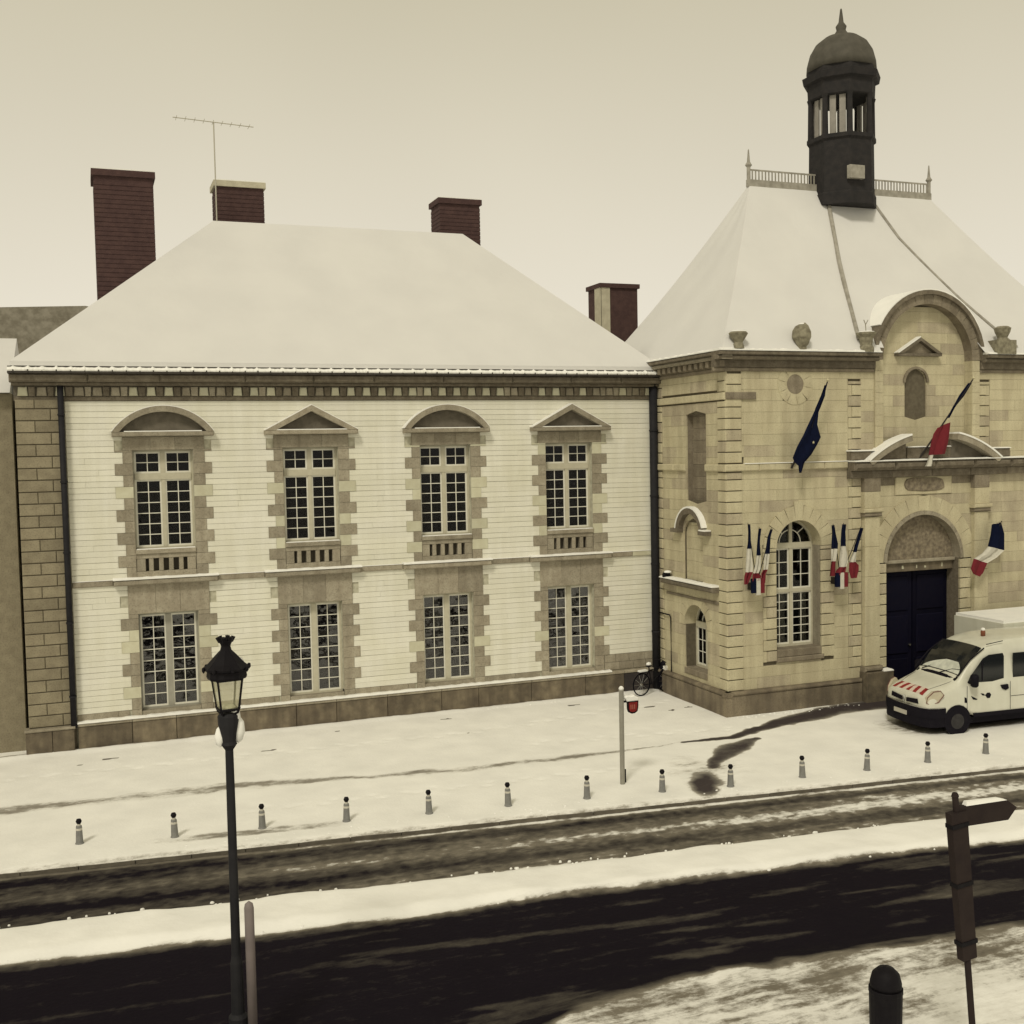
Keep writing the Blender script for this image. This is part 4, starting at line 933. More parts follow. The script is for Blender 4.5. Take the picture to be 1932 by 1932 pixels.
# deep side walls of the tall window and doorway
for a, b in ((WX - WR - .02, WX - WR + .004), (WX + WR - .004, WX + WR + .02)): slab(MB(), FRONT_B, rect(a, b, 1.72, WZ), -.5, -.05).build('reveal', TRIM, B)
for a, b in ((GX - GR - .02, GX - GR + .004), (GX + GR - .004, GX + GR + .02)): slab(MB(), FRONT_B, rect(a, b, 0, GZ), -.6, -.05).build('reveal', CORN, B)
# portal: rough tympanum, lintel strip, navy doors
slab(MB(), FRONT_B, arc(GX, GZ, GR - .002, 0, PI, 24), -.75, -.28).build('portal_tympanum', ROUGHR, B)
slab(MB(), FRONT_B, rect(GX - GR + .02, GX + GR - .02, 3.92, 4.02), -.75, -.16, .02).build('portal_lintel', TRIM, B)
slab(MB(), FRONT_B, rect(GX - GR + .02, GX + GR - .02, 3.66, 3.92), -.75, -.26, .01).build('portal_lintel', PLINTH, B)
for (u, w_, h_) in ((22.62, .05, .1), (22.66, .03, .05), (23.15, .03, .1), (23.45, .06, .06), (24.1, .03, .12)): slab(MB(), FRONT_B, rect(u, u + w_, 3.74, 3.74 + h_), -.26, -.245).build('lintel_mark', TRIMP, B)
dd = bpy.data.objects.new('door', None); COL.objects.link(dd); dd.parent = B
for s in (0, 1):
    a = GX - GR + .03 + s * (GR - .02); b = a + GR - .05
    slab(MB(), FRONT_B, rect(a, b, .03, 3.66), -.62, -.50).build('door_leaf', NAVY, dd)
    for z0, z1 in ((.2, 1.0), (1.15, 2.3), (2.45, 3.5)):
        slab(MB(), FRONT_B, rect(a + .15, b - .15, z0, z1), -.5, -.465, .02).build('door_panel', NAVY, dd)
    slab(MB(), FRONT_B, rect(a + .02, a + .05, .05, 3.6), -.5, -.485).build('door_stile', NAVY, dd)
MB().lathe([(.03, 0), (.045, .04), (.03, .07)], 10, (GX - .12, YF + .43, 1.4), 'y').build('door_knob', CHROME, dd)
slab(MB(), FRONT_B, rect(GX - GR, GX + GR, -.05, .03), -.75, .1).build('threshold', PLINTH, B)
# big steep roof
rf = roof('roof', B, X0 - .28, XE + .3, YF - .30, 3.3, 10.14, 19.55, 26.40, -.55, 15.62, ROOFSNOW, thick=.1, seg=96, sag=.035, seed=9)
import bmesh
_b = bmesh.new(); _b.from_mesh(rf.data)
bmesh.ops.delete(_b, geom=[f for f in _b.faces if (lambda c: c.y < -1.9 and abs(c.x - AX) < 1.85 and c.z < AZ + math.sqrt(max(0, 1.85 ** 2 - (c.x - AX) ** 2)))(f.calc_center_median())], context='FACES')
_b.to_mesh(rf.data); _b.free()
def on_slope(x, y): t = (y - (YF - .3)) / (-.55 - (YF - .3)); return 10.14 + (15.62 - 10.14) * (t - .035 * math.sin(PI * t)) + .015
def rib(pts, r=.05):
    mb = MB(); P = []
    for k in range(13):
        t = k / 12 * (len(pts) - 1); i = min(int(t), len(pts) - 2); f = t - i; x = pts[i][0] + (pts[i + 1][0] - pts[i][0]) * f; y = pts[i][1] + (pts[i + 1][1] - pts[i][1]) * f
        P.append((x, y, on_slope(x, y)))
    mb.tube(P, r, 6).build('roof_rib', LEAD, B)
rib([(22.2, -.9), (21.6, -2.2), (20.85, -4.1)], .07); rib([(24.0, -.8), (24.35, -1.6), (25.5, -3.0), (26.6, -4.2)], .05)
# ridge cresting and cupola
mb = MB(); mb.box(19.45, 26.5, -.62, -.48, 15.5, 15.72)
mb.box(19.45, 26.5, -.56, -.54, 16.0, 16.05); u = 19.5
while u < 26.5: mb.box(u, u + .03, -.565, -.535, 15.72, 16.02); u += .12
mb.build('ridge_cresting', LEAD, B)
for x in (19.5, 26.45): MB().lathe([(.06, 15.6), (.06, 16.1), (.11, 16.16), (.05, 16.26), (.02, 16.62), (.0, 16.66)], 10, (x, -.55, 0)).build('ridge_finial', LEAD, B)
CX, CY = 22.93, -.60
MB().lathe([(1.10, 15.0), (1.10, 15.35), (1.05, 15.4), (1.03, 17.0), (1.10, 17.05), (1.10, 17.17)], 8, (CX, CY, 0)).build('cupola_base', COPPER, B)
MB().box(CX - .52, CX + .02, CY - 1.12, CY - .95, 15.72, 16.12).build('cupola_hatch', LEAD, B)
for k in range(8):
    a = 2 * PI * k / 8 + PI / 8
    MB().lathe([(.12, 17.15), (.10, 17.22), (.085, 18.3), (.12, 18.42)], 10, (CX + .97 * math.cos(a), CY + .97 * math.sin(a), 0)).build('cupola_column', COPPER, B)
for k in range(8):
    a = 2 * PI * k / 8 + PI / 8; b = 2 * PI * (k + 1) / 8 + PI / 8
    if k in (1, 5): continue
    P0 = Vector((CX + .88 * math.cos(a), CY + .88 * math.sin(a), 0)); P1 = Vector((CX + .88 * math.cos(b), CY + .88 * math.sin(b), 0)); d = (P1 - P0).normalized(); nrm = Vector((d.y, -d.x, 0)) * .03
    for s, t in ((.14, .42), (.58, .86)):
        q0 = P0 + (P1 - P0) * s; q1 = P0 + (P1 - P0) * t; A0, A1 = Vector((0, 0, 17.1)), Vector((0, 0, 18.4))
        MB().add([q0 + nrm + A0, q1 + nrm + A0, q1 - nrm + A0, q0 - nrm + A0, q0 + nrm + A1, q1 + nrm + A1, q1 - nrm + A1, q0 - nrm + A1],
                 [(0, 1, 5, 4), (1, 2, 6, 5), (2, 3, 7, 6), (3, 0, 4, 7), (4, 5, 6, 7), (3, 2, 1, 0)]).build('cupola_louvre', CUPG, B)
MB().lathe([(1.02, 18.38), (1.06, 18.42), (1.08, 18.85), (1.20, 18.9), (1.24, 19.1), (1.10, 19.16), (1.08, 19.3)], 8, (CX, CY, 0)).build('cupola_entablature', COPPER, B)
MB().lathe([(1.08, 19.3), (1.06, 19.55), (.98, 19.85), (.8, 20.15), (.52, 20.36), (.24, 20.45), (.14, 20.6), (.17, 20.72), (.08, 20.85), (.03, 21.25), (0, 21.3)], 24, (CX, CY, 0)).build('cupola_dome', DOME, B, smooth=True)
# skylight by the valley and the rear wing
RW = thing('rear_wing', 'low rear wing whose brick chimney shows between white roof and gatehouse', 'building', (0, 0, 0))
MB().box(16.6, 27, 5.2, 12, 0, 9.3).build('wall', ASH, RW)
roof('roof', RW, 16.4, 27.2, 5.0, 12.2, 9.4, 19, 24.6, 8.6, 11.2, ROOFSNOW, seg=8)
ch = MB().box(17.95, 19.45, 6.9, 8.0, 8.5, 13.42).build('chimney', BRICK, RW)
MB().box(17.88, 19.52, 6.83, 8.07, 13.42, 13.58).build('chimney_cap', BRICK, ch)
MB().box(17.93, 18.3, 6.86, 6.9, 8.5, 13.42).box(17.90, 17.948, 6.86, 7.35, 8.5, 13.42).build('pale_render_edge', BRICKP, ch)
MB().box(17.9, 19.5, 6.84, 6.895, 11.25, 11.3).build('chimney_band', BRICKP, ch)
# little dormer box in the valley
dv = thing('roof_hatch', 'small dark tilted roof hatch in the snowy valley beside the gatehouse cornice', 'hatch', (15.88, .55, 10.15))
MB().add([(0, 0, 0), (.2, -.03, -.1), (.36, .1, .36), (.2, .12, .42), (0, .3, 0), (.2, .27, -.1), (.36, .4, .36), (.2, .42, .42)], [(0, 1, 2, 3), (1, 5, 6, 2), (2, 6, 7, 3), (3, 7, 4, 0), (0, 4, 5, 1), (7, 6, 5, 4)]).build('hatch_cover', PIPE, dv)
MB().add([(-.02, -.02, -.02), (.2, -.05, -.13), (.22, -.05, -.09), (0, -.02, .03), (-.02, .3, -.02), (.2, .27, -.13), (.22, .27, -.09), (0, .3, .03)], [(0, 1, 2, 3), (1, 5, 6, 2), (2, 6, 7, 3), (3, 7, 4, 0), (7, 6, 5, 4), (0, 4, 5, 1)]).build('snow', SNOW, dv)
print('stones', n1, n2, n3)

# ------------------------------------------------------------------ ornaments standing on the gatehouse cornice
def snowcap(parent, r, z, h=.05, c=(0, 0)): MB().lathe([(r, z), (r * .95, z + h * .6), (r * .6, z + h), (0, z + h * 1.1)], 12, (c[0], c[1], 0)).build('snow', SNOW, parent, smooth=True)
urn = thing('stone_urn', 'squat stone urn capped with snow at the left end of the gatehouse cornice', 'urn', (16.72, YF - .24, 10.14), group='ornaments on the gatehouse cornice')
MB().lathe([(.17, 0), (.15, .1), (.12, .18), (.2, .3), (.25, .38), (.27, .42), (.22, .46)], 10).build('urn_body', STONEO, urn); snowcap(urn, .22, .46, .04)
st = thing('carved_finial', 'tall egg-shaped carved stone above the round blind niche', 'ornament', (18.78, YF - .24, 10.1), group='ornaments on the gatehouse cornice')
mb = MB()
prof = [(.1, 0), (.14, .06), (.12, .12), (.2, .22), (.26, .38), (.25, .55), (.2, .68), (.1, .76), (0, .78)]
mb.lathe(prof, 9); mb.v = [(x * (1 + .12 * math.sin(z * 31 + x * 20)), y, z + .03 * math.sin(x * 25)) for x, y, z in mb.v]; mb.build('carved_body', STONEO, st); snowcap(st, .1, .74, .04)
u2 = thing('stone_urn', 'wide flat-topped stone vase with a dry sprig, next to the arched gable', 'urn', (20.95, YF - .24, 10.1), group='ornaments on the gatehouse cornice')
MB().lathe([(.22, 0), (.22, .12), (.17, .2), (.2, .42), (.27, .5), (.28, .56)], 12).build('urn_body', STONEO, u2); snowcap(u2, .24, .56, .04)
MB().tube([(0, 0, .55), (-.02, 0, .8), (-.08, 0, .92)], .012, 5).tube([(-.02, 0, .78), (.07, 0, .92)], .01, 5).build('sprig', STONEO, u2)
u3 = thing('stone_urn', 'dark stone urn just right of the arched gable', 'urn', (25.95, YF - .24, 10.1), group='ornaments on the gatehouse cornice')
MB().box(-.35, .35, -.2, .3, 0, .42).lathe([(.2, .42), (.14, .5), (.22, .66), (.25, .78), (.16, .84)], 10).build('urn_body', STONEO, u3)

# ------------------------------------------------------------------ flags
def cloth(poly_rows, name, mats, parent, seed=1):
    """cloth strip: rows of (left, right) 3d points, one colour band per mats entry, given thickness and folds"""
    r = random.Random(seed); n = len(poly_rows); bands = {}
    NU = 14
    def P(row, a):
        L_, R_ = Vector(poly_rows[row][0]), Vector(poly_rows[row][1]); p = L_.lerp(R_, a); return p + Vector((0, -1, 0)) * (.03 * math.sin(a * 9 + row * .7 + seed) + .016 * math.sin(a * 23 + row * 1.1 + seed * 2))
    for bi, (r0, r1, m) in enumerate(mats):
        vs = []; fs = []; rows = list(range(r0, r1 + 1))
        for k in rows:
            for i in range(NU + 1): p = P(k, i / NU); vs.append(p); vs.append(p + Vector((0, .008, 0)))
        W_ = (NU + 1) * 2
        for k in range(len(rows) - 1):
            for i in range(NU):
                a = k * W_ + i * 2; fs.append((a, a + 2, a + W_ + 2, a + W_)); fs.append((a + 1, a + W_ + 1, a + W_ + 3, a + 3))
        MB().add(vs, fs).build(name, m, parent, smooth=True)
fy = YF - .5
f1 = thing('hanging_flag', 'large dark navy flag hanging furled from a slanting pole above the snowy ledge', 'flag', (18.5, fy, 6.9))
MB().tube([(.0, .4, -.05), (.40, .06, 1.0), (.93, .0, 2.34)], [.03, .026, .018], 8).build('flagpole', POLEM, f1); MB().lathe([(0, -.05), (.05, 0), (0, .06)], 8, (.94, 0, 2.38)).build('finial', GILT, f1)
rows = [((.86, 0, 2.25), (.90, -.02, 2.25)), ((.72, 0, 1.95), (.84, -.02, 1.95)), ((.55, 0, 1.62), (.68, 0, 1.62)), ((.50, 0, 1.5), (.60, 0, 1.5)), ((.30, 0, 1.15), (.56, 0, 1.15)), ((.12, 0, .85), (.64, 0, .96)), ((-.10, 0, .55), (.72, 0, .80)), ((-.26, 0, .25), (.60, 0, .58)), ((-.20, 0, .12), (.40, 0, .32)), ((-.04, 0, .02), (.15, 0, .1)), ((.0, 0, -.18), (.04, 0, -.18))]
cloth(rows, 'flag_cloth', [(0, 10, BLUE)], f1, 3)
star = []
for k in range(10): a = PI / 2 + k * PI / 5; rr_ = .045 if k % 2 == 0 else .02; star.append((.42 + rr_ * math.cos(a), rr_ * math.sin(a) + .66))
MB().add([(x, -.05, z) for x, z in star] + [(x, -.045, z) for x, z in star], [tuple(range(10)), tuple(range(10, 20))[::-1]]).build('flag_star', GILT, f1)
f2 = thing('hanging_flag', 'large French flag on a slanting pole in front of the broken pediment, red end showing', 'flag', (22.9, fy, 6.9))
MB().tube([(-.1, .45, -.1), (.55, .1, 1.0), (1.35, -.35, 2.4)], [.028, .024, .02], 8).build('flagpole', POLEM, f2); MB().lathe([(0, -.05), (.05, 0), (0, .07)], 8, (1.36, -.36, 2.44)).build('finial', GILT, f2)
cloth([((1.26, -.3, 2.3), (1.32, -.3, 2.3)), ((1.02, -.2, 1.95), (1.14, -.2, 1.93)), ((.86, -.12, 1.65), (.92, -.12, 1.65)), ((.70, -.05, 1.3), (.74, -.05, 1.3))], 'flag_cloth', [(0, 3, BLUE)], f2, 5)
cloth([((.44, .05, 1.02), (.82, -.02, 1.18)), ((.26, .05, .84), (.82, -.02, .95)), ((.14, .05, .55), (.78, -.02, .62)), ((.06, .05, .22), (.66, 0, .25))], 'flag_cloth', [(0, 3, RED)], f2, 6)
cloth([((.08, .04, .22), (.22, 0, .23)), ((-.02, .04, -.02), (.2, 0, -.02)), ((-.06, .04, -.1), (.18, 0, -.1))], 'flag_cloth', [(0, 2, WHITE)], f2, 7)
def shield(cx, where):
    sh = thing('flag_shield', 'small blue, white and red shield bracket holding three flags, ' + where, 'shield', (cx, -4.50, 3.40), group='flag shields on the gatehouse')
    for k, m in enumerate((BLUE, WHITE, RED)):
        a = -.20 + k * .133; zl = (.06, .0, .05)[k]
        MB().add([(a, -.05, .46), (a + .131, -.05, .46), (a + .131, -.05, zl), (a, -.05, zl), (a, .03, .46), (a + .131, .03, .46), (a + .131, .03, zl), (a, .03, zl)],
                 [(3, 2, 1, 0), (4, 5, 6, 7), (0, 1, 5, 4), (1, 2, 6, 5), (2, 3, 7, 6), (3, 0, 4, 7)]).build('shield_stripe', m, sh)
    MB().box(-.03, .03, .03, .46, .1, .3).build('shield_arm', POLEM, sh)
def small_flag(cx, lab, rows, a, b, seed):
    """rows: (left x, right x, z) down the hanging cloth"""
    f = thing('small_flag', lab, 'flag', (cx, -4.48, 3.72), group='small flags beside the tall window')
    tx = rows[0][1] - cx; tz = rows[0][2] - 3.72
    MB().tube([(0, .02, 0), (tx * .5, -.01, tz * .5), (tx, -.03, tz + .04)], [.014, .012, .008], 6).build('flagpole', POLEM, f)
    rr2 = [((l - cx, -.05, z - 3.72), (max(r, l + .07) - cx, -.05, z - 3.72)) for l, r, z in rows]
    n = len(rows) - 1; cloth(rr2, 'flag_cloth', [(0, a, BLUE), (a, b, WHITE), (b, n, RED)], f, seed)
shield(17.13, 'left of the tall arched window'); shield(19.90, 'between tall window and doorway')
small_flag(17.13, 'small French flag, left one of three left of the tall window, white fold bulging', [(16.81, 16.83, 5.36), (16.83, 16.89, 5.15), (16.82, 16.91, 4.9), (16.79, 16.93, 4.69), (16.77, 16.94, 4.46), (16.75, 16.96, 4.23), (16.74, 16.94, 4.05), (16.70, 16.88, 3.93), (16.69, 16.78, 3.72)], 3, 6, 1)
small_flag(17.13, 'small French flag, narrow middle one of three left of the tall window', [(17.17, 17.19, 5.23), (17.14, 17.21, 5.0), (17.11, 17.21, 4.77), (17.09, 17.22, 4.49), (17.07, 17.20, 4.31), (17.03, 17.18, 4.12), (16.98, 17.12, 4.01), (16.95, 17.23, 3.93), (16.93, 17.21, 3.80)], 3, 6, 2)
small_flag(17.13, 'small French flag leaning towards the glass, right one of three left of the window', [(17.55, 17.58, 5.19), (17.46, 17.55, 4.98), (17.41, 17.51, 4.71), (17.37, 17.48, 4.52), (17.34, 17.45, 4.29), (17.31, 17.43, 4.09), (17.22, 17.38, 3.99), (17.2, 17.37, 3.72)], 3, 5, 3)
small_flag(19.90, 'small French flag, left one of three between tall window and doorway', [(19.58, 19.62, 5.22), (19.6, 19.67, 4.98), (19.58, 19.74, 4.69), (19.56, 19.74, 4.55), (19.54, 19.72, 4.36), (19.52, 19.7, 4.2), (19.5, 19.7, 3.99), (19.49, 19.68, 3.78)], 3, 5, 4)
small_flag(19.90, 'small French flag with widest white fold, middle one between window and doorway', [(19.95, 19.98, 5.23), (19.91, 20.0, 5.01), (19.87, 20.02, 4.78), (19.84, 20.04, 4.61), (19.80, 20.11, 4.4), (19.79, 20.12, 4.16), (19.82, 20.06, 4.02), (19.72, 20.03, 3.92), (19.7, 20.0, 3.80)], 3, 6, 5)
small_flag(19.90, 'small French flag with crumpled red end, rightmost one beside the pilaster', [(20.55, 20.58, 5.1), (20.43, 20.54, 4.85), (20.31, 20.47, 4.61), (20.27, 20.42, 4.42), (20.21, 20.4, 4.28), (20.17, 20.38, 4.14), (20.17, 20.48, 4.04), (20.16, 20.47, 3.9), (20.22, 20.39, 3.68)], 3, 5, 6)
f = thing('small_flag', 'small French flag right of the doorway, blue and white folded over red', 'flag', (25.2, YF - .2, 3.9))
MB().tube([(-.1, 0, -.4), (.2, -.2, .5), (.45, -.35, 1.2)], [.02, .018, .012], 6).build('flagpole', POLEM, f)
cloth([((.12, -.3, 1.1), (.5, -.3, 1.15)), ((.08, -.3, .8), (.62, -.3, .8)), ((-.02, -.3, .45), (.6, -.3, .3)), ((-.2, -.28, .25), (.3, -.28, .1)), ((-.5, -.26, .1), (-.05, -.26, -.05)), ((-.62, -.26, -.2), (-.2, -.26, -.35)), ((-.55, -.26, -.35), (-.3, -.26, -.45))], 'flag_cloth', [(0, 2, BLUE), (2, 4, WHITE), (4, 6, RED)], f, 9)

# security light on the flank ledge
sp = thing('wall_spotlight', 'small round floodlight topped with snow on the flank ledge by the downpipe', 'lamp', (X0 - .16, -.95, 3.64))
MB().lathe([(.05, -.02), (.13, .06), (.13, .12)], 12, (0, 0, 0), 'y').build('spot_body', IRON, sp); MB().box(-.03, .03, -.02, .02, -.08, 0).build('bracket', IRON, sp); MB().lathe([(.125, 0), (.1, .05), (.0, .07)], 12, (0, 0, .09)).build('snow', SNOW, sp, smooth=True)
# handrail pipe on the flank
hr = thing('conduit_pipe', 'thin dark conduit bent against the flank wall beside the thick downpipe', 'pipe', (X0 - .06, 0, 0))
MB().tube([(0, -.15, 2.42), (0, -.85, 2.42), (0, -.92, 2.36), (0, -.92, .7)], .022, 6).build('conduit', IRON, hr)

# ------------------------------------------------------------------ bicycle in the corner
bi = thing('bicycle', 'black snow-covered bicycle leaning in the corner under the thick downpipe', 'bicycle', (15.95, -.62, .02), math.radians(14))
def wheel(x, r=.33):
    vs = []; mb = MB(); pts = [(x + r * math.cos(2 * PI * k / 24), 0, r + r * math.sin(2 * PI * k / 24)) for k in range(25)]
    w = mb.tube(pts, .02, 6).build('wheel', RUBBER, bi)
    mb = MB()
    for k in range(10): a = 2 * PI * k / 10; mb.tube([(x, 0, r), (x + r * math.cos(a), 0, r + r * math.sin(a))], .004, 4)
    mb.tube([(x, -.05, r), (x, .05, r)], .03, 8).build('spokes', CHROME, w)
wheel(-.5); wheel(.5)
mb = MB()
for p, q in (((-.5, 0, .33), (-.1, 0, .30)), ((-.5, 0, .33), (-.18, 0, .72)), ((-.1, 0, .30), (-.2, 0, .82)), ((-.18, 0, .72), (.36, 0, .78)), ((-.1, 0, .30), (.38, 0, .70)), ((.34, 0, .88), (.5, 0, .33))): mb.tube([p, q], .018, 6)
mb.build('frame', IRON, bi); MB().tube([(.26, -.26, .95), (.34, 0, .98), (.26, .26, .95)], .015, 6).build('handlebar', IRON, bi)
MB().lathe([(.02, 0), (.11, .03), (.09, .07), (0, .08)], 10, (-.2, 0, .82), squash=.6).build('saddle', IRON, bi)
MB().lathe([(.10, 0), (.08, .06), (0, .09)], 10, (-.2, 0, .895), squash=.7).build('snow', SNOW, bi, smooth=True)
MB().box(-.62, -.28, -.07, .07, .70, .72).build('carrier', IRON, bi); MB().box(-.60, -.3, -.06, .06, .72, .77).build('snow', SNOW, bi)
pts = [(.5 + .37 * math.cos(a), 0, .33 + .37 * math.sin(a)) for a in np.linspace(.2, 2.6, 12)]
MB().tube(pts, .022, 6).build('mudguard', IRON, bi); MB().tube([(x, y, z + .02) for x, y, z in pts[2:9]], .02, 6).build('snow', SNOW, bi)
bg2 = MB().lathe([(.13, 0), (.2, .1), (.2, .45), (.14, .6), (.1, .85), (.05, .9)], 10, (.55, .15, 0)).build('covered_bag', BLKPL, bi, smooth=True)
MB().add([(.35, -.07, .80), (.62, -.07, .78), (.58, -.07, .62), (.55, -.07, .40), (.40, -.07, .36), (.46, -.07, .6), (.36, -.07, .7)] + [(.35, -.03, .80), (.62, -.03, .78), (.58, -.03, .62), (.55, -.03, .40), (.40, -.03, .36), (.46, -.03, .6), (.36, -.03, .7)],
         [tuple(range(7))[::-1], tuple(range(7, 14))] + [(k, (k + 1) % 7, 7 + (k + 1) % 7, 7 + k) for k in range(7)]).build('snow', SNOW, bi)

# ------------------------------------------------------------------ bollards
BP = [(-.39, -7.6), (1.37, -7.98), (3.05, -8.15), (4.71, -8.42), (6.4, -8.66), (8.08, -8.86), (9.8, -9.1), (11.49, -9.35), (13.04, -9.63), (14.86, -9.72), (16.52, -9.86), (18.21, -9.92), (19.95, -9.92)]
BP = [(x, max(y, KV - SH * x + .30)) for x, y in BP]
BL = ['grey bollard at the far left end of the kerb row', 'grey bollard in the slush patch, second from the left end of the kerb row', 'grey bollard just right of the black lamp post, by the slush patch', 'grey bollard in clean snow, first to the right of the slush patch',
      'grey bollard fifth from the left end of the kerb row', 'grey bollard sixth from the left end of the kerb row', 'grey bollard nearest to the left of the red sign post', 'grey bollard just right of the red sign post', 'grey bollard beside the dark melted track, at its right edge',
      'grey bollard in clean snow, first to the right of the melted track', 'grey bollard fourth from the right end, in snow left of the van', 'grey bollard below the front bumper of the white van', 'grey bollard below the side of the white van, rightmost of the row']
b0 = None
for i, ((x, y), lb) in enumerate(zip(BP, BL)):
    if b0 is None:
        b0 = thing('bollard', lb, 'bollard', (x, y, -.02), group='bollards along the kerb')
        MB().lathe([(.085, 0), (.085, .03), (.072, .05), (.058, .36), (.05, .38)], 12).build('shaft', BOLL, b0, smooth=False)
        MB().lathe([(.035, .38), (.035, .415)], 12).build('collar', WHITE, b0)
        MB().lathe([(.0, .41), (.04, .425), (.058, .465), (.04, .51), (0, .52)], 12).build('ball', IRON, b0, smooth=True)
        MB().lathe([(.061, .27), (.061, .335)], 12).build('band', WHITE, b0)
    else:
        c = b0.copy(); COL.objects.link(c); c.location = (x, y, -.02); c['label'] = lb; c.rotation_euler = (rnd.uniform(-.03, .03), rnd.uniform(-.03, .03), rnd.uniform(0, 3))
        for ch_ in list(b0.children): d = ch_.copy(); COL.objects.link(d); d.parent = c

# ------------------------------------------------------------------ sign post with a snowed-over red sign
sg = thing('sign_post', 'thin grey post with a small red sign half hidden by snow, standing on the pavement', 'sign', (10.95, -8.5, 0))
MB().lathe([(.055, -.05), (.055, 2.12), (.045, 2.14)], 12).build('post', GALV, sg)
MB().lathe([(.05, 2.13), (.06, 2.17), (.03, 2.21), (0, 2.22)], 10).build('snow', SNOW, sg, smooth=True)
MB().box(.04, .2, -.02, .02, 1.84, 1.88).build('bracket', IRON, sg)
s_ = [(.14, 1.86), (.145, 1.68), (.17, 1.61), (.24, 1.575), (.32, 1.58), (.385, 1.62), (.405, 1.7), (.41, 1.86)]
sb = slab(MB(), FRONT_A, s_, -.03, .03, 0).build('sign_plate', IRON, sg); recalc(sb.data)
c_ = (.275, 1.73); o = slab(MB(), FRONT_A, [(c_[0] + (x - c_[0]) * .78, c_[1] + (z - c_[1]) * .78) for x, z in s_], .03, .036).build('sign_face', SIGNR, sg); recalc(o.data)
mb = MB(); 
for k in range(3): slab(mb, FRONT_A, rect(.21 + k * .045, .225 + k * .045, 1.68, 1.78), .036, .04)
mb.build('sign_marks', mat('faded_sign_marks', (.35, .14, .10), .6), sg)
o = slab(MB(), FRONT_A, [(.12, 1.86), (.42, 1.86), (.40, 1.93), (.30, 1.99), (.2, 1.98), (.12, 2.0), (.06, 1.96)], -.07, .06, .02).build('snow', SNOW, sg); recalc(o.data)
MB().lathe([(.02, 0), (.02, .3)], 8, (.12, .1, 0)).build('marker_pin', IRON, sg)

# ------------------------------------------------------------------ street lamp
LP = thing('street_lamp', 'black cast-iron street lamp with a crowned glass lantern, snow clinging to its right side', 'street lamp', (1.545, -16.5, -.1))
LP.rotation_euler = (0, 0, math.radians(8))
MB().lathe([(.12, 0), (.12, .5), (.085, .55), (.075, 1.2), (.058, 1.3), (.054, 3.2), (.05, 3.95)], 16).build('pole', PIPE, LP, smooth=False)
MB().lathe([(.052, 3.93), (.10, 4.0), (.085, 4.04), (.125, 4.25), (.13, 4.36), (.10, 4.40)], 12).build('pole_head', PIPE, LP)
LZ = 4.42
mb = MB()
for a in range(4):
    t = a * PI / 2 + PI / 4; mb.tube([(.04 * math.cos(t), .04 * math.sin(t), LZ - .06), (.14 * math.cos(t), .14 * math.sin(t), LZ - .01), (.165 * math.cos(t), .165 * math.sin(t), LZ + .06)], .016, 6)
mb.build('lantern_fork', IRON, LP)
lan = bpy.data.objects.new('lantern', None); COL.objects.link(lan); lan.parent = LP
mb = MB(); zb, zt, rb, rt = LZ + .03, LZ + .41, .155, .215
for a in range(4):
    t = a * PI / 2 + PI / 4; mb.tube([(rb * math.cos(t), rb * math.sin(t), zb), (rt * math.cos(t), rt * math.sin(t), zt)], .014, 6)
    t2 = t + PI / 2
    mb.tube([(rb * math.cos(t), rb * math.sin(t), zb), (rb * math.cos(t2), rb * math.sin(t2), zb)], .018, 6); mb.tube([(rt * math.cos(t), rt * math.sin(t), zt), (rt * math.cos(t2), rt * math.sin(t2), zt)], .016, 6)
mb.build('lantern_frame', IRON, lan)
for a in range(4):
    t = a * PI / 2 + PI / 4; t2 = t + PI / 2; q = []
    for (r_, z_) in ((rb, zb), (rt, zt)):
        for tt in (t, t2): q.append((r_ * math.cos(tt) * .985, r_ * math.sin(tt) * .985, z_))
    MB().add([q[0], q[1], q[3], q[2]], [(0, 1, 2, 3)]).build('lantern_pane', LANTG, lan)
MB().lathe([(.09, LZ + .035), (.10, LZ + .05), (.06, LZ + .085), (0, LZ + .09)], 12).build('lamp_base', FRONDS, lan, smooth=True)
def sq(prof): return [(r * 1.0, z) for r, z in prof]
hood = MB().lathe([(.235, zt + .0), (.25, zt + .03), (.24, zt + .10), (.285, zt + .12), (.29, zt + .145), (.22, zt + .20), (.13, zt + .30), (.07, zt + .36), (.06, zt + .40)], 8).build('lantern_hood', IRON, lan)
for k in range(8):
    t = 2 * PI * k / 8; MB().lathe([(.0, -.03), (.022, 0), (.02, .04), (0, .05)], 6, (.285 * math.cos(t), .285 * math.sin(t), zt + .12)).build('hood_knob', IRON, lan)
mb = MB().lathe([(.055, zt + .38), (.06, zt + .42), (.085, zt + .47), (.08, zt + .475), (.05, zt + .43)], 12)
for k in range(6):
    t = 2 * PI * k / 6; c, s = math.cos(t), math.sin(t); mb.tube([(.07 * c, .07 * s, zt + .46), (.098 * c, .098 * s, zt + .525)], [.022, .03], 5)
mb.build('crown_finial', IRON, lan)
mb = MB().lathe([(.12, 0), (.10, .05), (.03, .07), (0, .075)], 10, (.14, .14, zt + .17), squash=.9); mb.build('snow', SNOW, lan, smooth=True)
mb = MB().lathe([(0, -.17), (.05, -.13), (.085, -.02), (.075, .1), (.03, .17), (0, .18)], 12, (.125, .02, 4.16)); mb.build('snow', SNOW, LP, smooth=True)
mb = MB().lathe([(0, -.14), (.05, -.1), (.07, 0), (.04, .1), (0, .14)], 12, (-.10, .04, 4.10)); mb.build('snow', SNOW, LP, smooth=True)
mb = MB().lathe([(0, -.08), (.06, -.03), (.05, .05), (0, .08)], 10, (.09, -.02, 4.36)); mb.build('snow', SNOW, LP, smooth=True)
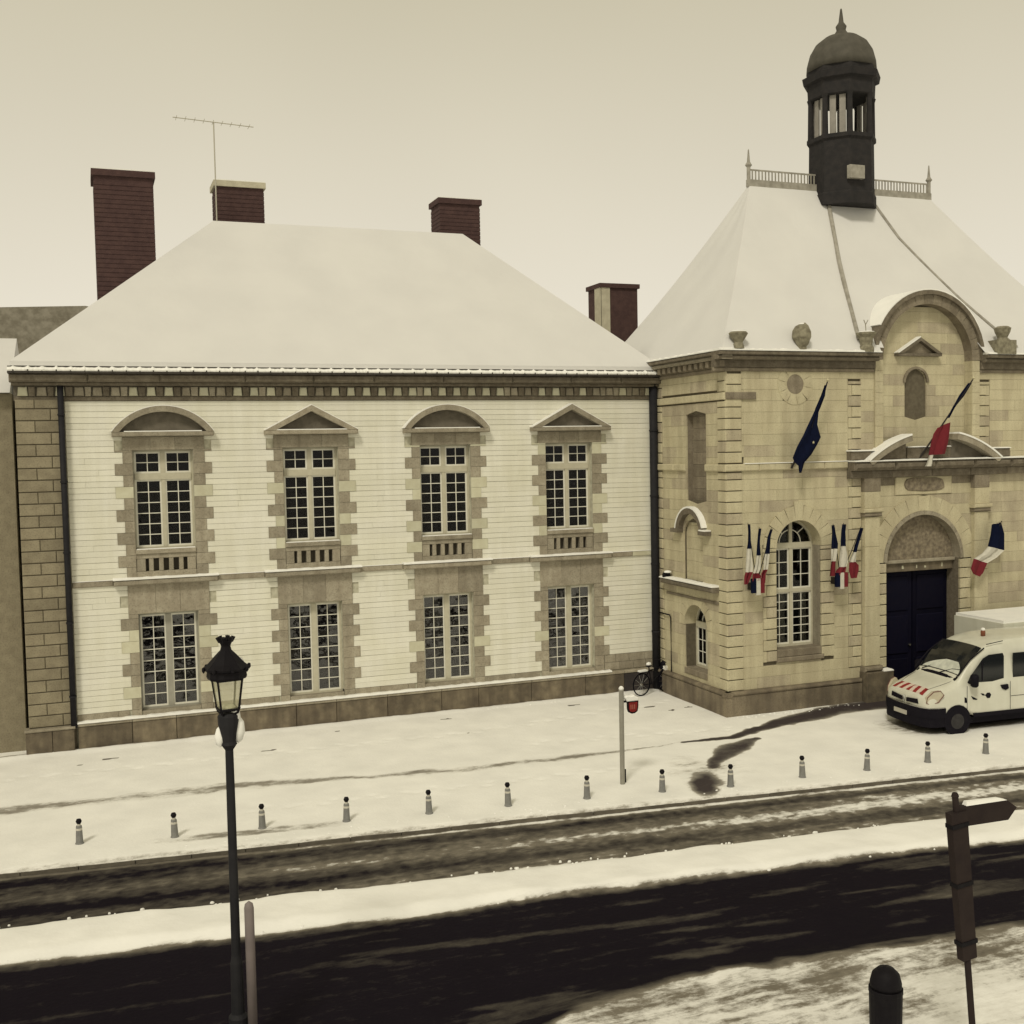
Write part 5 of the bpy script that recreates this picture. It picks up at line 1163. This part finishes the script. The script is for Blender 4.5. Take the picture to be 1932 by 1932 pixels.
pp = thing('thin_post', 'slim pale mauve post standing close beside the black lamp post at the lower left', 'post', (1.70, -16.68, -.1))
MB().lathe([(.06, 0), (.06, 1.95), (.05, 2.0), (0, 2.04)], 12).build('shaft', PALEP, pp, smooth=True); MB().lathe([(.075, 0), (.075, .08)], 12).build('foot', PALEP, pp)

# ------------------------------------------------------------------ brown post at the lower right, litter bin
rp_ = thing('direction_post', 'dark brown leaning signpost with long edge-on panel and a board pointing right, lower right', 'signpost', (9.50, -20.69, -.1))
rp_.rotation_euler = (0, math.radians(-5.4), 0)
MB().lathe([(.07, 0), (.07, .06), (.038, .1), (.036, 3.55), (.045, 3.56), (.03, 3.6), (0, 3.61)], 12).build('shaft', BROWNP, rp_)
MB().add([(-.10, -.05, 1.62), (.10, -.05, 1.62), (.10, .05, 1.62), (-.10, .05, 1.62), (-.115, -.05, 3.38), (.115, -.05, 3.38), (.115, .05, 3.38), (-.115, .05, 3.38)], [(0, 3, 2, 1), (4, 5, 6, 7), (0, 1, 5, 4), (1, 2, 6, 5), (2, 3, 7, 6), (3, 0, 4, 7)]).build('sign_panel', BROWNP, rp_)
for z_ in (1.8, 2.5, 3.2): MB().box(-.118, .118, -.062, .062, z_, z_ + .05).build('clamp', IRON, rp_)
MB().add([(0, -.03, 3.20), (.72, -.03, 3.12), (.86, -.03, 3.24), (.72, -.03, 3.36), (0, -.03, 3.44), (0, .03, 3.20), (.72, .03, 3.12), (.86, .03, 3.24), (.72, .03, 3.36), (0, .03, 3.44)],
         [(0, 1, 2, 3, 4), (9, 8, 7, 6, 5), (0, 5, 6, 1), (1, 6, 7, 2), (2, 7, 8, 3), (3, 8, 9, 4), (4, 9, 5, 0)]).build('direction_board', BROWNP, rp_)
MB().add([(.12, -.035, 3.425), (.72, -.035, 3.36), (.72, .035, 3.36), (.12, .035, 3.425), (.14, -.025, 3.47), (.6, -.02, 3.41), (.6, .02, 3.41), (.14, .025, 3.47)], [(0, 3, 2, 1), (4, 5, 6, 7), (0, 1, 5, 4), (1, 2, 6, 5), (2, 3, 7, 6), (3, 0, 4, 7)]).build('snow', SNOW, rp_)
lb_ = thing('litter_bin', 'black dome-topped litter bin at the bottom edge right of centre', 'bin', (9.30, -19.33, -.1))
MB().lathe([(.19, 0), (.2, .05), (.21, .62), (.19, .66)], 18).build('bin_body', IRON, lb_, smooth=False)
MB().lathe([(.2, .665), (.2, .72), (.17, .84), (.1, .91), (0, .93)], 18).build('bin_dome', IRON, lb_, smooth=True)
MB().lathe([(.212, .60), (.216, .61), (.216, .65), (.212, .66)], 18).build('bin_rim', IRON, lb_)

# ------------------------------------------------------------------ van
VN = thing('service_van', 'white service van with red and white bonnet chevrons, parked in snow by the doorway', 'van', (20.75, -7.22, -.01), math.radians(180 - 4))
# local: x forward from front axle, y to the van's left, z up
st_ = [(.88, .42, .90, .60, .56), (.84, .38, 1.0, .82, .74), (.70, .34, 1.08, .92, .80), (.35, .34, 1.22, .955, .84), (.0, .62, 1.33, .965, .86), (-.12, .62, 1.40, .965, .86), (-.50, .34, 1.86, .965, .80), (-.92, .34, 2.16, .965, .80), (-1.25, .34, 2.28, .965, .80), (-1.9, .34, 2.36, .965, .81), (-3.2, .34, 2.36, .965, .81), (-4.3, .34, 2.34, .96, .80), (-4.42, .38, 2.26, .93, .78)]
vs = []; fs = []; K = 14
def section(x, zb, zt, hb, ht):
    belt = min(1.22, zt - .1); pts = [(hb * .96, zb), (hb, zb + .15), (hb, (zb + belt) / 2), (hb * .985, belt), (ht + .02, zt - .10), (ht - .06, zt - .015), (ht * .5, zt + .012)]
    return [(x, y, z) for y, z in pts] + [(x, -y, z) for y, z in pts[::-1]]
for s in st_: vs += section(*s)
for k in range(len(st_) - 1):
    for i in range(K): j = (i + 1) % K; fs.append((k * K + i, k * K + j, (k + 1) * K + j, (k + 1) * K + i))
fs.append(tuple(range(K))[::-1]); fs.append(tuple((len(st_) - 1) * K + i for i in range(K)))
vb = MB().add(vs, fs).build('body', VANW, VN, smooth=True); recalc(vb.data)
bv = vb.modifiers.new('sub', 'SUBSURF'); bv.levels = 2; bv.render_levels = 2
def zsurf(x):   # roof/bonnet centre height
    for (a, b) in zip(st_, st_[1:]):
        if b[0] <= x <= a[0]: t = (a[0] - x) / (a[0] - b[0]); return a[2] + (b[2] - a[2]) * t
    return st_[0][2]
def drape(name, m, xs, ys_fn, off, parent=VN, thick=.01):
    """sheet lying on the upper body surface; xs list, ys_fn(x)->(y0,y1)"""
    mb = MB(); n = 8; v = []
    for x in xs:
        y0, y1 = ys_fn(x)
        for i in range(n + 1):
            y = y0 + (y1 - y0) * i / n; z = zsurf(x) + off - .05 * (abs(y) / .85) ** 3
            v += [(x, y, z), (x, y, z - thick)]
    f = []; Wd = (n + 1) * 2
    for k in range(len(xs) - 1):
        for i in range(n): a = k * Wd + i * 2; f += [(a, a + 2, a + Wd + 2, a + Wd), (a + 1, a + Wd + 1, a + Wd + 3, a + 3)]
    for i in range(n): a = i * 2; f.append((a, a + 1, a + 3, a + 2)); a += (len(xs) - 1) * Wd; f.append((a, a + 2, a + 3, a + 1))
    for k in range(len(xs) - 1): a = k * Wd; f.append((a, a + Wd, a + Wd + 1, a + 1)); a += Wd - 2; f.append((a, a + 1, a + Wd + 1, a + Wd))
    o = mb.add(v, f).build(name, m, parent, smooth=False); recalc(o.data); return o
xs_w = [-.18, -.3, -.42, -.55, -.68, -.8, -.9]
hwf = lambda x: (-(.80 - .05 * (-x)), .80 - .05 * (-x))
wsn = drape('windscreen', VGLASS, xs_w, hwf, .03)
drape('snow', PALEWS, [-.19, -.23, -.27, -.31, -.35, -.39], lambda x: (-.68 + 1.35 * max(0, (-x - .19) / .3) ** 1.5, .74 - .55 * max(0, (-x - .19) / .3) ** 2.2), .042, wsn)  # pale patch laid over the lower part of the windscreen
drape('scuttle', BLKPL, [-.06, -.16], lambda x: (-.78, .78), .02)
MB().tube([(-.12, .1, 1.44), (-.25, .45, 1.58), (-.28, .7, 1.60)], .014, 5).tube([(-.12, -.6, 1.44), (-.28, -.2, 1.60)], .014, 5).build('wipers', BLKPL, wsn)
# red and white chevrons along the bonnet edge
for k in range(9):
    y = -.62 + k * .14; d = .09 if y < 0 else -.09
    drape('chevron_stripe', STRR if k % 2 == 0 else STRW, [.80, .70, .56], lambda x, y=y, d=d: (y + d * (.8 - x) * 3, y + .125 + d * (.8 - x) * 3), .012)
# grille, badge, lamps, bumper
def sidepoly(name, m, pts, side, y, th, parent=VN):
    f = lambda u, w, z: (u, side * (y + w), z); o = slab(MB(), f, pts, -.02, th).build(name, m, parent); recalc(o.data); return o
for s in (-1, 1):
    MB().add([(.905, s * .10, .86), (.895, s * .52, .90), (.88, s * .56, .78), (.91, s * .10, .76), (.86, s * .10, .86), (.84, s * .52, .90), (.84, s * .56, .78), (.86, s * .10, .76)], [(0, 1, 2, 3), (7, 6, 5, 4), (0, 4, 5, 1), (1, 5, 6, 2), (2, 6, 7, 3), (3, 7, 4, 0)]).build('grille', BLKPL, VN)
    hp = [(.55, .86), (.74, .80), (.82, .84), (.80, .98), (.66, 1.13), (.5, 1.16), (.42, 1.05)]
    mb = MB(); n = len(hp); vv = [(x, s * (.90 - (x - .4) * .42), z) for x, z in hp] + [(x, s * (.99 - (x - .4) * .42), z) for x, z in hp]
    c = (.64, s * .935, .98); vv.append(c); ff = []
    for i in range(n): j = (i + 1) % n; ff += [(i, j, n + j, n + i)]
    ff.append(tuple(range(n, 2 * n))); ff.append(tuple(range(n))[::-1])
    o = mb.add(vv, ff).build('headlight', HEADL, VN); recalc(o.data)
    mb = MB().tube([(x, s * (.995 - (x - .4) * .42), z) for x, z in hp + [hp[0]]], .013, 5).build('headlight_rim', mat('headlight_rim', (.16, .07, .06), .4), o)
o = slab(MB(), lambda u, w, z: (.90 + w, u, z), [(0, .72), (.055, .82), (0, .93), (-.055, .82)], 0, .03, .012).build('badge', CHROME, VN); recalc(o.data)
o = slab(MB(), lambda u, w, z: (.90 + w, u, z), [(0, .785), (.018, .82), (0, .862), (-.018, .82)], .02, .034).build('badge_centre', BLKPL, VN); recalc(o.data)
bs = []
ctr = [(.36, .99), (.60, .985), (.80, .92), (.93, .70), (.99, .35), (1.0, 0)]
ctr = ctr + [(x, -y) for x, y in ctr[::-1][1:]]
def bumper(z0, z1, off, m, nm):
    v = []; f = []
    for x, y in ctr:
        n_ = Vector((x - .3, y * .8)).normalized(); v += [(x + n_.x * off, y + n_.y * off, z0), (x + n_.x * off, y + n_.y * off, z1), (x - .22 * n_.x, y - .22 * n_.y, z1), (x - .22 * n_.x, y - .22 * n_.y, z0)]
    for k in range(len(ctr) - 1):
        for i in range(4): a = k * 4 + i; b = k * 4 + (i + 1) % 4; f.append((a, b, b + 4, a + 4))
    f += [(0, 1, 2, 3), tuple((len(ctr) - 1) * 4 + i for i in (3, 2, 1, 0))]
    o = MB().add(v, f).build(nm, m, VN); recalc(o.data); return o
bumper(.22, .46, -.02, BLKPL, 'bumper'); bumper(.46, .70, .0, BLKPL, 'bumper'); bumper(.705, .725, -.015, CHROME, 'bumper_strip')
pl_ = slab(MB(), lambda u, w, z: (1.0 + w, u, z), rect(-.26, .26, .44, .55), 0, .02).build('number_plate', PLATE, VN); recalc(pl_.data)
for s in (-1, 1):
    sidepoly('door_window', VGLASS, [(-.34, 1.30), (-.42, 1.44), (-.82, 1.90), (-1.0, 1.98), (-1.42, 2.0), (-1.46, 1.92), (-1.46, 1.34), (-1.1, 1.28)], s, .935 if s else 0, .0)
    sidepoly('side_window', VGLASS, [(-1.75, 1.34), (-1.75, 1.98), (-2.75, 1.98), (-2.75, 1.34)], s, .935, .0)
    sidepoly('window_pillar', BLKPL, rect(-.80, -.77, 1.32, 1.84), s, .94, .004)
    sidepoly('door_handle', BLKPL, [(-1.38, 1.08), (-1.34, 1.17), (-1.56, 1.18), (-1.58, 1.07), (-1.48, 1.03)], s, .965, .02)
    sidepoly('sill_strip', BLKPL, rect(-4.2, -.5, .40, .50), s, .965, .012)
    for seam in ([(-.30, .52), (-.30, 1.22)], [(-1.64, .52), (-1.64, 1.25)], [(-2.95, .52), (-2.95, 1.25)], [(-3.0, .86), (-1.66, .86)]):
        MB().tube([(x, s * .9665, z) for x, z in seam], .006, 5).build('door_seam', BLKPL, VN)
    for q, pts in enumerate(([(-.22, .80), (-.30, .78), (-.28, .92), (-.22, .94)], [(-.42, .96), (-.62, .86), (-.58, .84), (-.48, .86)], [(-.72, 1.0), (-.78, .94), (-.86, .94), (-.80, .99)], [(-.86, .94), (-.92, .86), (-1.0, .86), (-1.04, .94), (-1.0, 1.0), (-.92, 1.0)])):
        sidepoly('door_marking', BLKPL, pts, s, .962, .006)
    mbm = MB().lathe([(.06, 0), (.1, .04), (.11, .28), (.07, .33)], 8, (-.40, s * 1.12, 1.22), squash=1.1); mir = mbm.build('mirror', BLKPL, VN, smooth=True)
    MB().box(-.46, -.36, min(s * .93, s * 1.1), max(s * .93, s * 1.1), 1.28, 1.33).build('mirror_arm', BLKPL, mir)
    MB().tube([(-.05 - .0, s * .83, 1.42), (-.5, s * .815, 1.86), (-.95, s * .80, 2.14)], .018, 5).build('pillar_seal', BLKPL, VN)
    for xw in (0, -3.1):
        w = MB().lathe([(.0, -.10), (.24, -.10), (.32, -.08), (.335, 0), (.32, .10), (.0, .10)], 20, (xw, s * .86, .335), 'y').build('wheel', RUBBER, VN)
        MB().lathe([(.0, 0), (.19, 0), (.2, .015 * s)], 16, (xw, s * (.965), .335), 'y').build('hub', BLKHUB, w)
        MB().lathe([(.40, 0), (.40, .012 * s)], 20, (xw, s * .962, .36), 'y').build('wheel_arch', BLKPL, VN)
MB().box(-4.3, .5, -.8, .8, .2, .36).build('underbody', BLKPL, VN)
MB().tube([(x, y, zsurf(x) + .012 - .05 * (abs(y) / .85) ** 3) for x, y in ((-.02, .72), (.3, .66), (.6, .55), (.78, .46))], .006, 5).build('bonnet_seam', BLKPL, VN)
MB().tube([(x, y, zsurf(x) + .012 - .05 * (abs(y) / .85) ** 3) for x, y in ((-.02, -.72), (.3, -.66), (.6, -.55), (.78, -.46))], .006, 5).build('bonnet_seam', BLKPL, VN)
MB().tube([(-1.02, .80, 2.23), (-1.5, .84, 2.30)], .012, 5).build('roof_seam', BLKPL, VN)
bc = MB().lathe([(.06, 2.3), (.065, 2.42), (.05, 2.48), (0, 2.5)], 10, (-1.5, .1, 0)).build('beacon', AMBER, VN, smooth=True); MB().lathe([(.055, 2.47), (.05, 2.52), (0, 2.54)], 10, (-1.5, .1, 0)).build('snow', SNOW, bc)

# white box lorry behind
LR = thing('box_lorry', 'plain white box lorry with snow on its roof, behind the service van', 'lorry', (23.85, -5.6, -.04))
MB().box(0, 5.0, -.9, 1.0, .75, 2.42).build('cargo_box', VANW, LR); MB().box(.03, 4.97, -.87, .97, 2.42, 2.50).build('snow', SNOW, LR)
MB().box(0, 6.6, -.5, .6, .5, .72).build('chassis', BLKPL, LR); MB().box(5.2, 6.7, -.85, .95, .55, 2.1).build('cab', VANW, LR)
for x in (1.0, 5.9):
    for y in (-.75, .85): MB().lathe([(.0, -.12), (.38, -.12), (.4, 0), (.38, .12), (0, .12)], 18, (x, y, .4), 'y').build('wheel', RUBBER, LR)
MB().box(-.05, 0, -.9, -.8, .9, 1.1).build('tail_lamp', STRR, LR)
